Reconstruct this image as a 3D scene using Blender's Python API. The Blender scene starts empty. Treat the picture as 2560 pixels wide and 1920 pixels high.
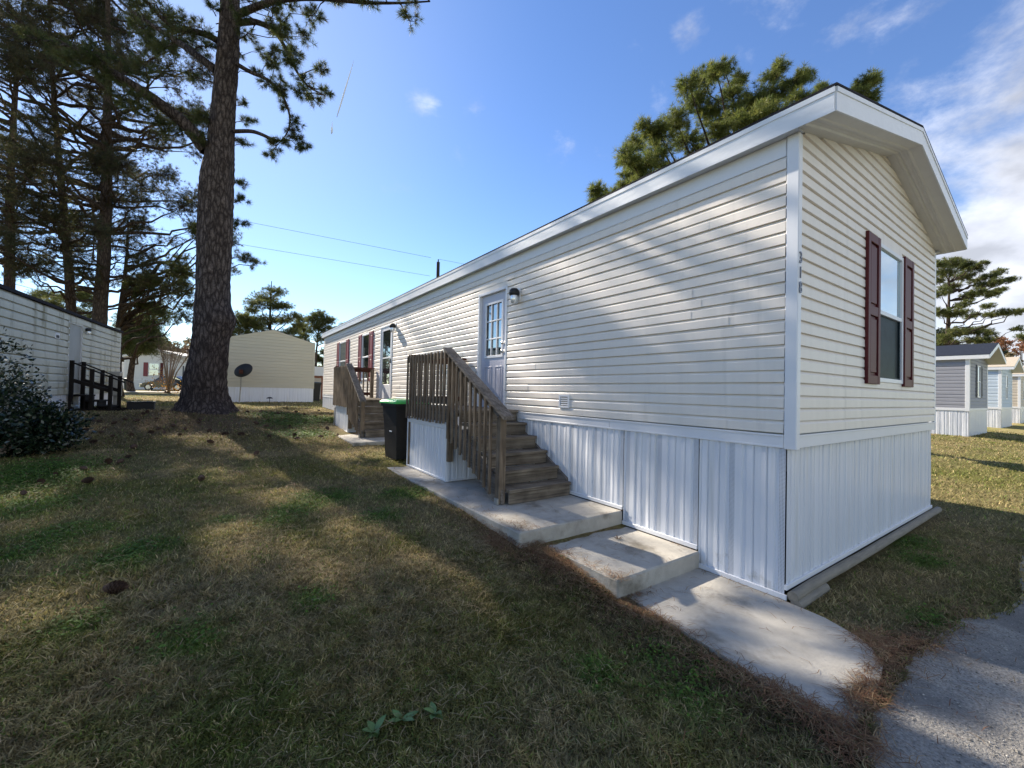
import bpy, math, random
import numpy as np
from mathutils import Vector, Matrix
R = math.radians
C0 = bpy.context.scene.collection
scene = bpy.context.scene

# ------------------------------------------------------------------ camera
FPX = 1053.0
def _d(u, v): return np.array([(u-1280.)/FPX, -(v-960.)/FPX, -1.0])
_Y = _d(542, 962); _Y = _Y/np.linalg.norm(_Y)
_X = _d(2782, 1012); _X = _X-_Y*(_X@_Y); _X = _X/np.linalg.norm(_X)
_Z = np.cross(_X, _Y)
CM = np.array([_X, _Y, _Z])
CP = np.array([-3.723, -1.491, 1.6])
cam_data = bpy.data.cameras.new('camera'); cam = bpy.data.objects.new('camera', cam_data)
C0.objects.link(cam); scene.camera = cam
m4 = Matrix.Identity(4)
for i in range(3):
    for j in range(3): m4[i][j] = CM[i][j]
    m4[i][3] = CP[i]
cam.matrix_world = m4
cam_data.sensor_width = 36.0; cam_data.lens = FPX/2560*36.0
cam_data.clip_start = 0.05; cam_data.clip_end = 9000
def at(u, v, depth): return CP + CM@_d(u, v)*depth
def atY(u, v, y):
    r = CM@_d(u, v); return CP + r*((y-CP[1])/r[1])
def proj(P):
    d = (np.asarray(P)-CP)@CM
    w = np.maximum(-d[..., 2], 1e-6)
    return 1280+FPX*d[..., 0]/w, 960-FPX*d[..., 1]/w, -d[..., 2]

# ------------------------------------------------------------------ light
SUN = CM@_d(235, -20); SUN = SUN/np.linalg.norm(SUN)
elev = math.asin(SUN[2]); azim = math.atan2(SUN[0], SUN[1])
sl = bpy.data.lights.new('sun', 'SUN'); so = bpy.data.objects.new('sun', sl); C0.objects.link(so)
sl.energy = 5.0; sl.angle = R(0.55); sl.color = (1.0, 0.90, 0.76)
so.rotation_euler = Vector((-SUN[0], -SUN[1], -SUN[2])).to_track_quat('-Z', 'Y').to_euler()
w = bpy.data.worlds.new('World'); scene.world = w; w.use_nodes = True
nt = w.node_tree; N = nt.nodes; L = nt.links
for n in list(N): N.remove(n)
out = N.new('ShaderNodeOutputWorld'); bg = N.new('ShaderNodeBackground'); bg.inputs[1].default_value = 0.09
sky = N.new('ShaderNodeTexSky'); sky.sky_type = 'NISHITA'; sky.sun_disc = False
sky.sun_elevation = elev; sky.sun_rotation = azim; sky.air_density = 1.0; sky.dust_density = 0.0; sky.ozone_density = 2.5
hsv = N.new('ShaderNodeHueSaturation'); hsv.inputs['Saturation'].default_value = 1.13; hsv.inputs['Hue'].default_value = 0.509; hsv.inputs['Value'].default_value = .95
L.new(sky.outputs[0], hsv.inputs['Color'])
tc = N.new('ShaderNodeTexCoord')
# clouds live in direction space: soft lobes shaped by noise
def lobe(u, v, size, gain, prev):
    d = CM@_d(u, v); d = d/np.linalg.norm(d)
    dp = N.new('ShaderNodeVectorMath'); dp.operation = 'DISTANCE'
    dp.inputs[1].default_value = tuple(d); L.new(nrm.outputs[0], dp.inputs[0])
    mr = N.new('ShaderNodeMapRange'); mr.interpolation_type = 'SMOOTHSTEP'
    mr.inputs[1].default_value = 0; mr.inputs[2].default_value = size
    mr.inputs[3].default_value = gain; mr.inputs[4].default_value = 0
    L.new(dp.outputs['Value'], mr.inputs[0])
    if prev is None: return mr.outputs[0]
    a = N.new('ShaderNodeMath'); a.operation = 'MAXIMUM'
    L.new(prev, a.inputs[0]); L.new(mr.outputs[0], a.inputs[1]); return a.outputs[0]
nrm = N.new('ShaderNodeVectorMath'); nrm.operation = 'NORMALIZE'; L.new(tc.outputs['Generated'], nrm.inputs[0])
acc = None
for (u, v, s, g) in [(2530, 440, .19, .80), (2450, 560, .14, .62), (2560, 620, .22, .85), (2640, 330, .16, .7), (2480, 760, .2, .6), (2480, 60, .30, .42), (2330, 160, .2, .3), (2750, 700, .5, .9),
                     (1060, 265, .11, .50), (1180, 275, .08, .50), (1130, 400, .10, .44), (1650, 220, .12, .50), (1720, 95, .11, .50), (1580, 150, .10, .42), (1400, 375, .12, .42), (1550, 380, .2, .27),
                     (2100, 90, .16, .30), (950, 480, .2, .27), (1300, 550, .2, .25), (1950, 300, .3, .2),
                     (2200, -300, .6, .5), (3200, 300, .8, .7)]:
    acc = lobe(u, v, s, g, acc)
for (d_, s_, g_) in [((.1, -.85, .5), .75, 1.1), ((-.7, -.6, .4), .6, .95), ((.75, -.5, .45), .6, .95), ((.0, -.5, .85), .5, .7), ((.1, -.97, .15), .5, .8)]:  # unseen bright clouds added behind the camera as fill light for the gable
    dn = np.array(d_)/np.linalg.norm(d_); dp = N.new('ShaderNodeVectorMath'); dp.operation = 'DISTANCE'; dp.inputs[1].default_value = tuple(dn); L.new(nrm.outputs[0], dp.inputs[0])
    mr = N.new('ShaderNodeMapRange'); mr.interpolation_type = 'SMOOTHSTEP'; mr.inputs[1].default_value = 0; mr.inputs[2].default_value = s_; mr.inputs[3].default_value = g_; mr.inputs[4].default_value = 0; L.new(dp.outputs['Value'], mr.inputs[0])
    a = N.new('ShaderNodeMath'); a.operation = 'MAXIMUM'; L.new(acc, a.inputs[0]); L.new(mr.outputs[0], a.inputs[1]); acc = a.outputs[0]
mp = N.new('ShaderNodeMapping'); mp.inputs['Scale'].default_value = (1.0, 1.0, 1.7)
L.new(nrm.outputs[0], mp.inputs[0])
n1 = N.new('ShaderNodeTexNoise'); n1.inputs['Scale'].default_value = 6.5; n1.inputs['Detail'].default_value = 9; n1.inputs['Roughness'].default_value = .62
n1.inputs['Distortion'].default_value = .12
L.new(mp.outputs[0], n1.inputs['Vector'])
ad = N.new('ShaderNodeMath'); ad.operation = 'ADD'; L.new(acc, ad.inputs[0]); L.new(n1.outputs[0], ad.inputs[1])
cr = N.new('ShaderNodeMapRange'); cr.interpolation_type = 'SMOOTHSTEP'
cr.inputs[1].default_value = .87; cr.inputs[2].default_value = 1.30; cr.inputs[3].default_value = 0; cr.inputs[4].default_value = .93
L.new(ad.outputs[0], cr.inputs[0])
n2 = N.new('ShaderNodeTexNoise'); n2.inputs['Scale'].default_value = 9.0; n2.inputs['Detail'].default_value = 6
L.new(mp.outputs[0], n2.inputs['Vector'])
cc = N.new('ShaderNodeMapRange'); cc.inputs[1].default_value = .35; cc.inputs[2].default_value = .65; cc.inputs[3].default_value = 3.0; cc.inputs[4].default_value = 5.6
L.new(n2.outputs[0], cc.inputs[0])
cw = N.new('ShaderNodeVectorMath'); cw.operation = 'SCALE'; cw.inputs[0].default_value = (.93, .96, 1.06); L.new(cc.outputs[0], cw.inputs['Scale'])
mx = N.new('ShaderNodeMix'); mx.data_type = 'RGBA'
dp = N.new('ShaderNodeVectorMath'); dp.operation = 'DISTANCE'; dp.inputs[1].default_value = tuple(SUN); L.new(nrm.outputs[0], dp.inputs[0])
au = N.new('ShaderNodeMapRange'); au.interpolation_type = 'SMOOTHERSTEP'; au.inputs[1].default_value = 0; au.inputs[2].default_value = .8; au.inputs[3].default_value = .30; au.inputs[4].default_value = 0; L.new(dp.outputs['Value'], au.inputs[0])
ax = N.new('ShaderNodeMix'); ax.data_type = 'RGBA'; ax.inputs[7].default_value = (4.2, 4.6, 5.2, 1); L.new(au.outputs[0], ax.inputs[0]); L.new(hsv.outputs[0], ax.inputs[6])
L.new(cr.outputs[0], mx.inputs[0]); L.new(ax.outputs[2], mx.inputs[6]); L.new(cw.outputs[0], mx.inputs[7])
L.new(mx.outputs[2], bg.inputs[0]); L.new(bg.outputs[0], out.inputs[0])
scene.view_settings.view_transform = 'Standard'; scene.view_settings.look = 'None'
scene.view_settings.gamma = 1.0; scene.view_settings.exposure = 1.38
scene.render.engine = 'CYCLES'

# ------------------------------------------------------------------ materials
def mat(name, col, rough=.6, var=.0, vscale=3.0, stretch=(1, 1, 1), bump=0.0, bscale=60, bdist=.01, spec=.5, metal=0.0, dirt=None, dscale=2.0, dth=(.5, .7), coord='Object', detail=6, transl=None, gloss=None, bstretch=None):
    m = bpy.data.materials.new(name); m.use_nodes = True
    n = m.node_tree.nodes; l = m.node_tree.links; b = n['Principled BSDF']
    b.inputs['Roughness'].default_value = rough; b.inputs['Metallic'].default_value = metal
    b.inputs['Specular IOR Level'].default_value = spec
    tcn = n.new('ShaderNodeTexCoord')
    def nz(scale, st, det=detail):
        mpn = n.new('ShaderNodeMapping'); mpn.inputs['Scale'].default_value = st
        l.new(tcn.outputs[coord], mpn.inputs[0])
        t = n.new('ShaderNodeTexNoise'); t.inputs['Scale'].default_value = scale; t.inputs['Detail'].default_value = det; t.inputs['Roughness'].default_value = .6
        l.new(mpn.outputs[0], t.inputs['Vector']); return t.outputs[0]
    src = None
    if var > 0:
        mr = n.new('ShaderNodeMapRange'); l.new(nz(vscale, stretch), mr.inputs[0])
        mr.inputs[1].default_value = .25; mr.inputs[2].default_value = .75; mr.inputs[3].default_value = 1-var; mr.inputs[4].default_value = 1+var
        sc = n.new('ShaderNodeVectorMath'); sc.operation = 'SCALE'; sc.inputs[0].default_value = col[:3]; l.new(mr.outputs[0], sc.inputs['Scale'])
        src = sc.outputs[0]
    if dirt:
        mr = n.new('ShaderNodeMapRange'); l.new(nz(dscale, stretch), mr.inputs[0]); mr.interpolation_type = 'SMOOTHSTEP'
        mr.inputs[1].default_value = dth[0]; mr.inputs[2].default_value = dth[1]
        x = n.new('ShaderNodeMix'); x.data_type = 'RGBA'; l.new(mr.outputs[0], x.inputs[0])
        if src: l.new(src, x.inputs[6])
        else: x.inputs[6].default_value = (*col[:3], 1)
        x.inputs[7].default_value = (*dirt, 1); src = x.outputs[2]
    if src: l.new(src, b.inputs['Base Color'])
    else: b.inputs['Base Color'].default_value = (*col[:3], 1)
    if bump > 0:
        bp = n.new('ShaderNodeBump'); bp.inputs['Strength'].default_value = bump; bp.inputs['Distance'].default_value = bdist
        l.new(nz(bscale, bstretch or stretch), bp.inputs['Height']); l.new(bp.outputs[0], b.inputs['Normal'])
    if transl:
        o = n['Material Output']; t = n.new('ShaderNodeBsdfTranslucent'); s = n.new('ShaderNodeMixShader'); s.inputs[0].default_value = transl[0]
        t.inputs[0].default_value = (*transl[1], 1); l.new(b.outputs[0], s.inputs[1]); l.new(t.outputs[0], s.inputs[2]); l.new(s.outputs[0], o.inputs[0])
    if gloss:
        o = n['Material Output']; g = n.new('ShaderNodeBsdfGlossy'); s = n.new('ShaderNodeMixShader'); s.inputs[0].default_value = gloss[0]
        g.inputs['Roughness'].default_value = gloss[1]; g.inputs['Color'].default_value = (*gloss[2], 1)
        l.new(b.outputs[0], s.inputs[1]); l.new(g.outputs[0], s.inputs[2]); l.new(s.outputs[0], o.inputs[0])
    return m
def attr_mat(name, rough=.8, transl=0.0, bump=0, bscale=40, var=0.25, vscale=30, spec=.2, bdist=.02):
    m = bpy.data.materials.new(name); m.use_nodes = True
    n = m.node_tree.nodes; l = m.node_tree.links; b = n['Principled BSDF']
    b.inputs['Roughness'].default_value = rough; b.inputs['Specular IOR Level'].default_value = spec
    a = n.new('ShaderNodeAttribute'); a.attribute_name = 'tint'
    tcn = n.new('ShaderNodeTexCoord'); t = n.new('ShaderNodeTexNoise'); t.inputs['Scale'].default_value = vscale; t.inputs['Detail'].default_value = 8
    l.new(tcn.outputs['Object'], t.inputs['Vector'])
    mr = n.new('ShaderNodeMapRange'); mr.inputs[1].default_value = .3; mr.inputs[2].default_value = .7; mr.inputs[3].default_value = 1-var; mr.inputs[4].default_value = 1+var
    l.new(t.outputs[0], mr.inputs[0])
    sc = n.new('ShaderNodeVectorMath'); sc.operation = 'SCALE'; l.new(a.outputs['Color'], sc.inputs[0]); l.new(mr.outputs[0], sc.inputs['Scale'])
    l.new(sc.outputs[0], b.inputs['Base Color'])
    if bump:
        bp = n.new('ShaderNodeBump'); bp.inputs['Strength'].default_value = bump; bp.inputs['Distance'].default_value = bdist
        t2 = n.new('ShaderNodeTexNoise'); t2.inputs['Scale'].default_value = bscale; t2.inputs['Detail'].default_value = 10; t2.inputs['Roughness'].default_value = .75
        l.new(tcn.outputs['Object'], t2.inputs['Vector']); l.new(t2.outputs[0], bp.inputs['Height']); l.new(bp.outputs[0], b.inputs['Normal'])
    if transl:
        o = n['Material Output']; tr = n.new('ShaderNodeBsdfTranslucent'); s = n.new('ShaderNodeMixShader'); s.inputs[0].default_value = transl
        l.new(sc.outputs[0], tr.inputs[0]); l.new(b.outputs[0], s.inputs[1]); l.new(tr.outputs[0], s.inputs[2]); l.new(s.outputs[0], o.inputs[0])
    return m
def bark_mat(name, dark, light, s=1.0):
    m = bpy.data.materials.new(name); m.use_nodes = True
    n = m.node_tree.nodes; l = m.node_tree.links; b = n['Principled BSDF']; b.inputs['Roughness'].default_value = .95; b.inputs['Specular IOR Level'].default_value = .15
    tcn = n.new('ShaderNodeTexCoord'); mpn = n.new('ShaderNodeMapping'); mpn.inputs['Scale'].default_value = (13*s, 13*s, 3.4*s); l.new(tcn.outputs['Object'], mpn.inputs[0])
    nz = n.new('ShaderNodeTexNoise'); nz.inputs['Scale'].default_value = .8; nz.inputs['Detail'].default_value = 7; l.new(mpn.outputs[0], nz.inputs['Vector'])
    mxv = n.new('ShaderNodeVectorMath'); mxv.operation = 'MULTIPLY_ADD'; l.new(nz.outputs['Color'], mxv.inputs[0]); mxv.inputs[1].default_value = (1.3, 1.3, 1.3); l.new(mpn.outputs[0], mxv.inputs[2])
    v = n.new('ShaderNodeTexVoronoi'); v.feature = 'DISTANCE_TO_EDGE'; v.inputs['Scale'].default_value = 1.0; l.new(mxv.outputs[0], v.inputs['Vector'])
    mr = n.new('ShaderNodeMapRange'); mr.inputs[2].default_value = .34; l.new(v.outputs['Distance'], mr.inputs[0])
    n2 = n.new('ShaderNodeTexNoise'); n2.inputs['Scale'].default_value = 9; n2.inputs['Detail'].default_value = 8; l.new(mpn.outputs[0], n2.inputs['Vector'])
    m3 = n.new('ShaderNodeMapRange'); m3.inputs[1].default_value = .36; m3.inputs[2].default_value = .64; m3.inputs[3].default_value = .15; l.new(n2.outputs[0], m3.inputs[0])
    mu = n.new('ShaderNodeMath'); mu.operation = 'MULTIPLY'; l.new(mr.outputs[0], mu.inputs[0]); l.new(m3.outputs[0], mu.inputs[1])
    x = n.new('ShaderNodeMix'); x.data_type = 'RGBA'; l.new(mu.outputs[0], x.inputs[0]); x.inputs[6].default_value = (*dark, 1); x.inputs[7].default_value = (*light, 1)
    l.new(x.outputs[2], b.inputs['Base Color'])
    bp = n.new('ShaderNodeBump'); bp.inputs['Strength'].default_value = 1.0; bp.inputs['Distance'].default_value = .035; l.new(mu.outputs[0], bp.inputs['Height']); l.new(bp.outputs[0], b.inputs['Normal'])
    return m
def wood_mat(name, axis, c1=(.235, .18, .125), c2=(.10, .074, .052)):
    m = bpy.data.materials.new(name); m.use_nodes = True
    n = m.node_tree.nodes; l = m.node_tree.links; b = n['Principled BSDF']; b.inputs['Roughness'].default_value = .85; b.inputs['Specular IOR Level'].default_value = .2
    tcn = n.new('ShaderNodeTexCoord'); mpn = n.new('ShaderNodeMapping')
    s = [38, 38, 38]; s[axis] = 1.6; mpn.inputs['Scale'].default_value = s; l.new(tcn.outputs['Object'], mpn.inputs[0])
    nz = n.new('ShaderNodeTexNoise'); nz.inputs['Scale'].default_value = 1.0; nz.inputs['Detail'].default_value = 6; nz.inputs['Distortion'].default_value = .8; l.new(mpn.outputs[0], nz.inputs['Vector'])
    n2 = n.new('ShaderNodeTexNoise'); n2.inputs['Scale'].default_value = 4.5; n2.inputs['Detail'].default_value = 4; l.new(tcn.outputs['Object'], n2.inputs['Vector'])
    r = n.new('ShaderNodeMapRange'); r.inputs[1].default_value = .33; r.inputs[2].default_value = .66; l.new(nz.outputs[0], r.inputs[0])
    x = n.new('ShaderNodeMix'); x.data_type = 'RGBA'; l.new(r.outputs[0], x.inputs[0]); x.inputs[6].default_value = (*c2, 1); x.inputs[7].default_value = (*c1, 1)
    r2 = n.new('ShaderNodeMapRange'); r2.inputs[1].default_value = .4; r2.inputs[2].default_value = .7; r2.inputs[3].default_value = 1.1; r2.inputs[4].default_value = .6; l.new(n2.outputs[0], r2.inputs[0])
    sc = n.new('ShaderNodeVectorMath'); sc.operation = 'SCALE'; l.new(x.outputs[2], sc.inputs[0]); l.new(r2.outputs[0], sc.inputs['Scale']); l.new(sc.outputs[0], b.inputs['Base Color'])
    bp = n.new('ShaderNodeBump'); bp.inputs['Strength'].default_value = .6; bp.inputs['Distance'].default_value = .004; l.new(nz.outputs[0], bp.inputs['Height']); l.new(bp.outputs[0], b.inputs['Normal'])
    return m
M = {}
M['siding'] = mat('vinyl_siding', (.76, .70, .62), .45, var=.05, vscale=1.6, bump=.15, bscale=170, bdist=.002, stretch=(5, 5, .4), dirt=(.50, .46, .40), dscale=1.5, dth=(.55, .95))
M['trim'] = mat('white_vinyl_trim', (.70, .71, .73), .38, var=.03, vscale=5, bump=.08, bscale=90, bdist=.003)
M['fascia'] = mat('white_metal_fascia', (.68, .70, .72), .33, var=.05, vscale=6, bump=.35, bscale=6, bdist=.012, bstretch=(1, .5, 2))
M['soffit'] = mat('vinyl_soffit', (.62, .60, .56), .5, var=.05, vscale=8, bump=.3, bscale=200, bdist=.002)
M['skirt'] = mat('skirt_vinyl', (.68, .70, .74), .30, var=.05, vscale=1.6, stretch=(9, 9, .5), dirt=(.50, .50, .47), dscale=.9, dth=(.5, .95), bump=.5, bscale=2.6, bdist=.02, bstretch=(3.2, 3.2, .35))
def splash(m):
    n = m.node_tree.nodes; l = m.node_tree.links; b = n['Principled BSDF']; src = b.inputs['Base Color'].links[0].from_socket
    g = n.new('ShaderNodeNewGeometry'); sx = n.new('ShaderNodeSeparateXYZ'); l.new(g.outputs['Position'], sx.inputs[0]); z = n.new('ShaderNodeMapRange'); z.inputs[1].default_value = .0; z.inputs[2].default_value = .55; z.inputs[3].default_value = .62; z.inputs[4].default_value = .30; l.new(sx.outputs['Z'], z.inputs[0])
    t = n.new('ShaderNodeTexNoise'); t.inputs['Scale'].default_value = 7; t.inputs['Detail'].default_value = 10; t.inputs['Roughness'].default_value = .75; l.new(g.outputs['Position'], t.inputs['Vector'])
    a = n.new('ShaderNodeMath'); a.operation = 'ADD'; l.new(z.outputs[0], a.inputs[0]); l.new(t.outputs[0], a.inputs[1]); r = n.new('ShaderNodeMapRange'); r.inputs[1].default_value = 1.08; r.inputs[2].default_value = 1.3; r.inputs[4].default_value = .65; l.new(a.outputs[0], r.inputs[0])
    x = n.new('ShaderNodeMix'); x.data_type = 'RGBA'; l.new(r.outputs[0], x.inputs[0]); l.new(src, x.inputs[6]); x.inputs[7].default_value = (.24, .21, .15, 1); l.new(x.outputs[2], b.inputs['Base Color'])
splash(M['skirt'])
M['perf'] = mat('perforated_vinyl', (.62, .65, .70), .4)
def perf_nodes(m, scale):
    n = m.node_tree.nodes; l = m.node_tree.links; b = n['Principled BSDF']; tcn = n.new('ShaderNodeTexCoord')
    v = n.new('ShaderNodeTexVoronoi'); v.inputs['Scale'].default_value = scale; v.inputs['Randomness'].default_value = 0.0; l.new(tcn.outputs['Object'], v.inputs['Vector'])
    mr = n.new('ShaderNodeMapRange'); mr.inputs[1].default_value = .28; mr.inputs[2].default_value = .36; l.new(v.outputs['Distance'], mr.inputs[0])
    x = n.new('ShaderNodeMix'); x.data_type = 'RGBA'; l.new(mr.outputs[0], x.inputs[0]); x.inputs[6].default_value = (.16, .17, .20, 1); x.inputs[7].default_value = (.62, .65, .70, 1); l.new(x.outputs[2], b.inputs['Base Color'])
perf_nodes(M['perf'], 95)
M['shutter'] = mat('maroon_shutter', (.085, .012, .014), .5, spec=.25, var=.15, vscale=40, bump=.25, bscale=30, bdist=.002, stretch=(1, 1, .1))
M['shutter_red'] = mat('red_shutter', (.19, .022, .035), .45, var=.1, vscale=20)
M['dark_shutter'] = mat('navy_shutter', (.03, .035, .06), .5, var=.1)
M['door'] = mat('door_paint', (.50, .50, .56), .35, var=.04, vscale=4, bump=.1, bscale=40, bdist=.002)
M['glass'] = mat('window_glass', (.02, .025, .03), .05, gloss=(.34, .015, (.85, .95, 1)))
M['glass_sky'] = mat('bright_window_glass', (.20, .27, .28), .05, var=.12, vscale=1.5, gloss=(.55, .02, (.82, .95, 1)))
M['glass_dark'] = mat('screened_glass', (.010, .018, .022), .5, spec=.04, var=.5, vscale=9, gloss=(.025, .06, (.8, .95, 1)))
M['glass_white'] = mat('curtained_glass', (.45, .5, .52), .2, var=.2, vscale=3, gloss=(.3, .03, (.9, .97, 1)))
M['shingle'] = mat('dark_shingle', (.028, .027, .032), .9, spec=.1, var=.4, vscale=30, bump=.6, bscale=60)
M['shingle_navy'] = mat('navy_shingle', (.018, .023, .036), .9, spec=.1, var=.3, vscale=16, bump=.6, bscale=40)
M['shingle_tan'] = mat('tan_shingle', (.36, .31, .24), .9, var=.2, vscale=16, bump=.6, bscale=40)
M['concrete'] = mat('concrete', (.40, .375, .325), .9, var=.22, vscale=5, bump=.8, bscale=75, bdist=.006, dirt=(.17, .15, .115), dscale=2.4, dth=(.50, .74), detail=11)
M['asphalt'] = mat('worn_asphalt', (.38, .355, .315), .9, var=.55, vscale=75, bump=1.0, bscale=85, bdist=.03, dirt=(.19, .182, .17), dscale=1.1, dth=(.42, .62), detail=12)
M['wood_x'] = wood_mat('weathered_wood_across', 0, (.25, .21, .16), (.115, .092, .07)); M['wood_z'] = wood_mat('weathered_wood_upright', 2, (.24, .185, .13), (.10, .074, .052)); M['wood_y'] = wood_mat('weathered_wood_along', 1, (.22, .19, .16), (.09, .076, .064))
M['wood_dark'] = wood_mat('dark_stained_wood', 1, (.022, .018, .015), (.010, .008, .007))
M['wood_red'] = wood_mat('red_brown_wood', 0, (.10, .035, .022), (.05, .02, .014))
M['timber'] = mat('landscape_timber', (.22, .195, .155), .9, var=.25, vscale=30, stretch=(.15, 1, 1), bump=.6, bscale=60, bdist=.006)
M['black'] = mat('black_plastic', (.010, .010, .011), .6, var=.2, vscale=10)
M['green_lid'] = mat('green_plastic_lid', (.10, .60, .14), .4, var=.1, vscale=5)
M['dark_green'] = mat('dark_green_plastic', (.012, .022, .016), .4)
M['old_door'] = mat('grimy_door_paint', (.34, .35, .33), .6, var=.12, vscale=2, dirt=(.22, .2, .13), dscale=2.5, dth=(.5, .8), stretch=(1, 1, .4))
M['metal'] = mat('brushed_metal', (.5, .5, .5), .3, metal=1.0, var=.1)
M['galv'] = mat('galvanised_metal', (.38, .37, .34), .5, metal=.6, var=.15, vscale=15)
M['clear'] = mat('lamp_glass', (.65, .68, .7), .08, gloss=(.4, .03, (1, 1, 1)))
M['number'] = mat('pewter_number', (.20, .21, .24), .35, metal=.5)
M['cable'] = mat('black_cable', (.02, .02, .022), .6)
M['pole'] = mat('dark_pole', (.03, .027, .025), .9, var=.2, vscale=20)
M['white'] = mat('white_paint', (.78, .78, .76), .6, var=.04)
M['cream'] = mat('cream_siding', (.50, .46, .35), .6, var=.06, vscale=1.5, stretch=(.4, .4, 3))
M['old_siding'] = mat('mildewed_siding', (.52, .51, .42), .55, var=.12, vscale=1.2, stretch=(1.4, 1.4, .3), dirt=(.17, .14, .05), dscale=1.4, dth=(.50, .72))
M['whiteside'] = mat('white_siding', (.72, .71, .68), .6, var=.04)
M['greyside'] = mat('grey_siding', (.27, .275, .31), .6, var=.05)
M['blueside'] = mat('pale_blue_siding', (.46, .54, .62), .6, var=.04)
M['tanside'] = mat('tan_siding', (.50, .44, .36), .6, var=.04)
M['brick'] = mat('brick_red_wall', (.30, .12, .07), .85, var=.2, vscale=12)
M['needle'] = attr_mat('pine_needles', .6, transl=.45, var=.2, vscale=8, spec=.3)
M['leaf'] = attr_mat('leaves', .5, transl=.3, var=.2, vscale=8, spec=.4)
M['glossleaf'] = attr_mat('glossy_leaves', .22, transl=.12, var=.2, vscale=8, spec=.7)
M['grassblade'] = attr_mat('grass_blades', .7, transl=.35, var=.2, vscale=25, spec=.25)
M['straw'] = attr_mat('pine_straw', .8, transl=.1, var=.3, vscale=25)
M['ground'] = attr_mat('lawn_soil', .95, bump=1.0, bscale=45, var=.45, vscale=38, spec=.1, bdist=.03)
M['bark'] = bark_mat('pine_bark', (.02, .015, .014), (.30, .245, .22), .85)
M['bark_far'] = bark_mat('far_pine_bark', (.03, .022, .018), (.17, .13, .10), .8)
M['twig'] = mat('grey_twig', (.22, .165, .125), .9, var=.2, vscale=10)
M['cone'] = mat('pine_cone_scales', (.075, .040, .024), .8, var=.4, vscale=60)
M['carpaint'] = mat('black_car_paint', (.008, .009, .011), .15, spec=.8)
M['rubber'] = mat('tyre_rubber', (.015, .015, .015), .8)
M['contrail'] = mat('contrail_white', (.85, .88, .92), 1.0)
M['weed'] = mat('weed_leaf', (.10, .17, .045), .5, var=.3, vscale=30)

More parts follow.
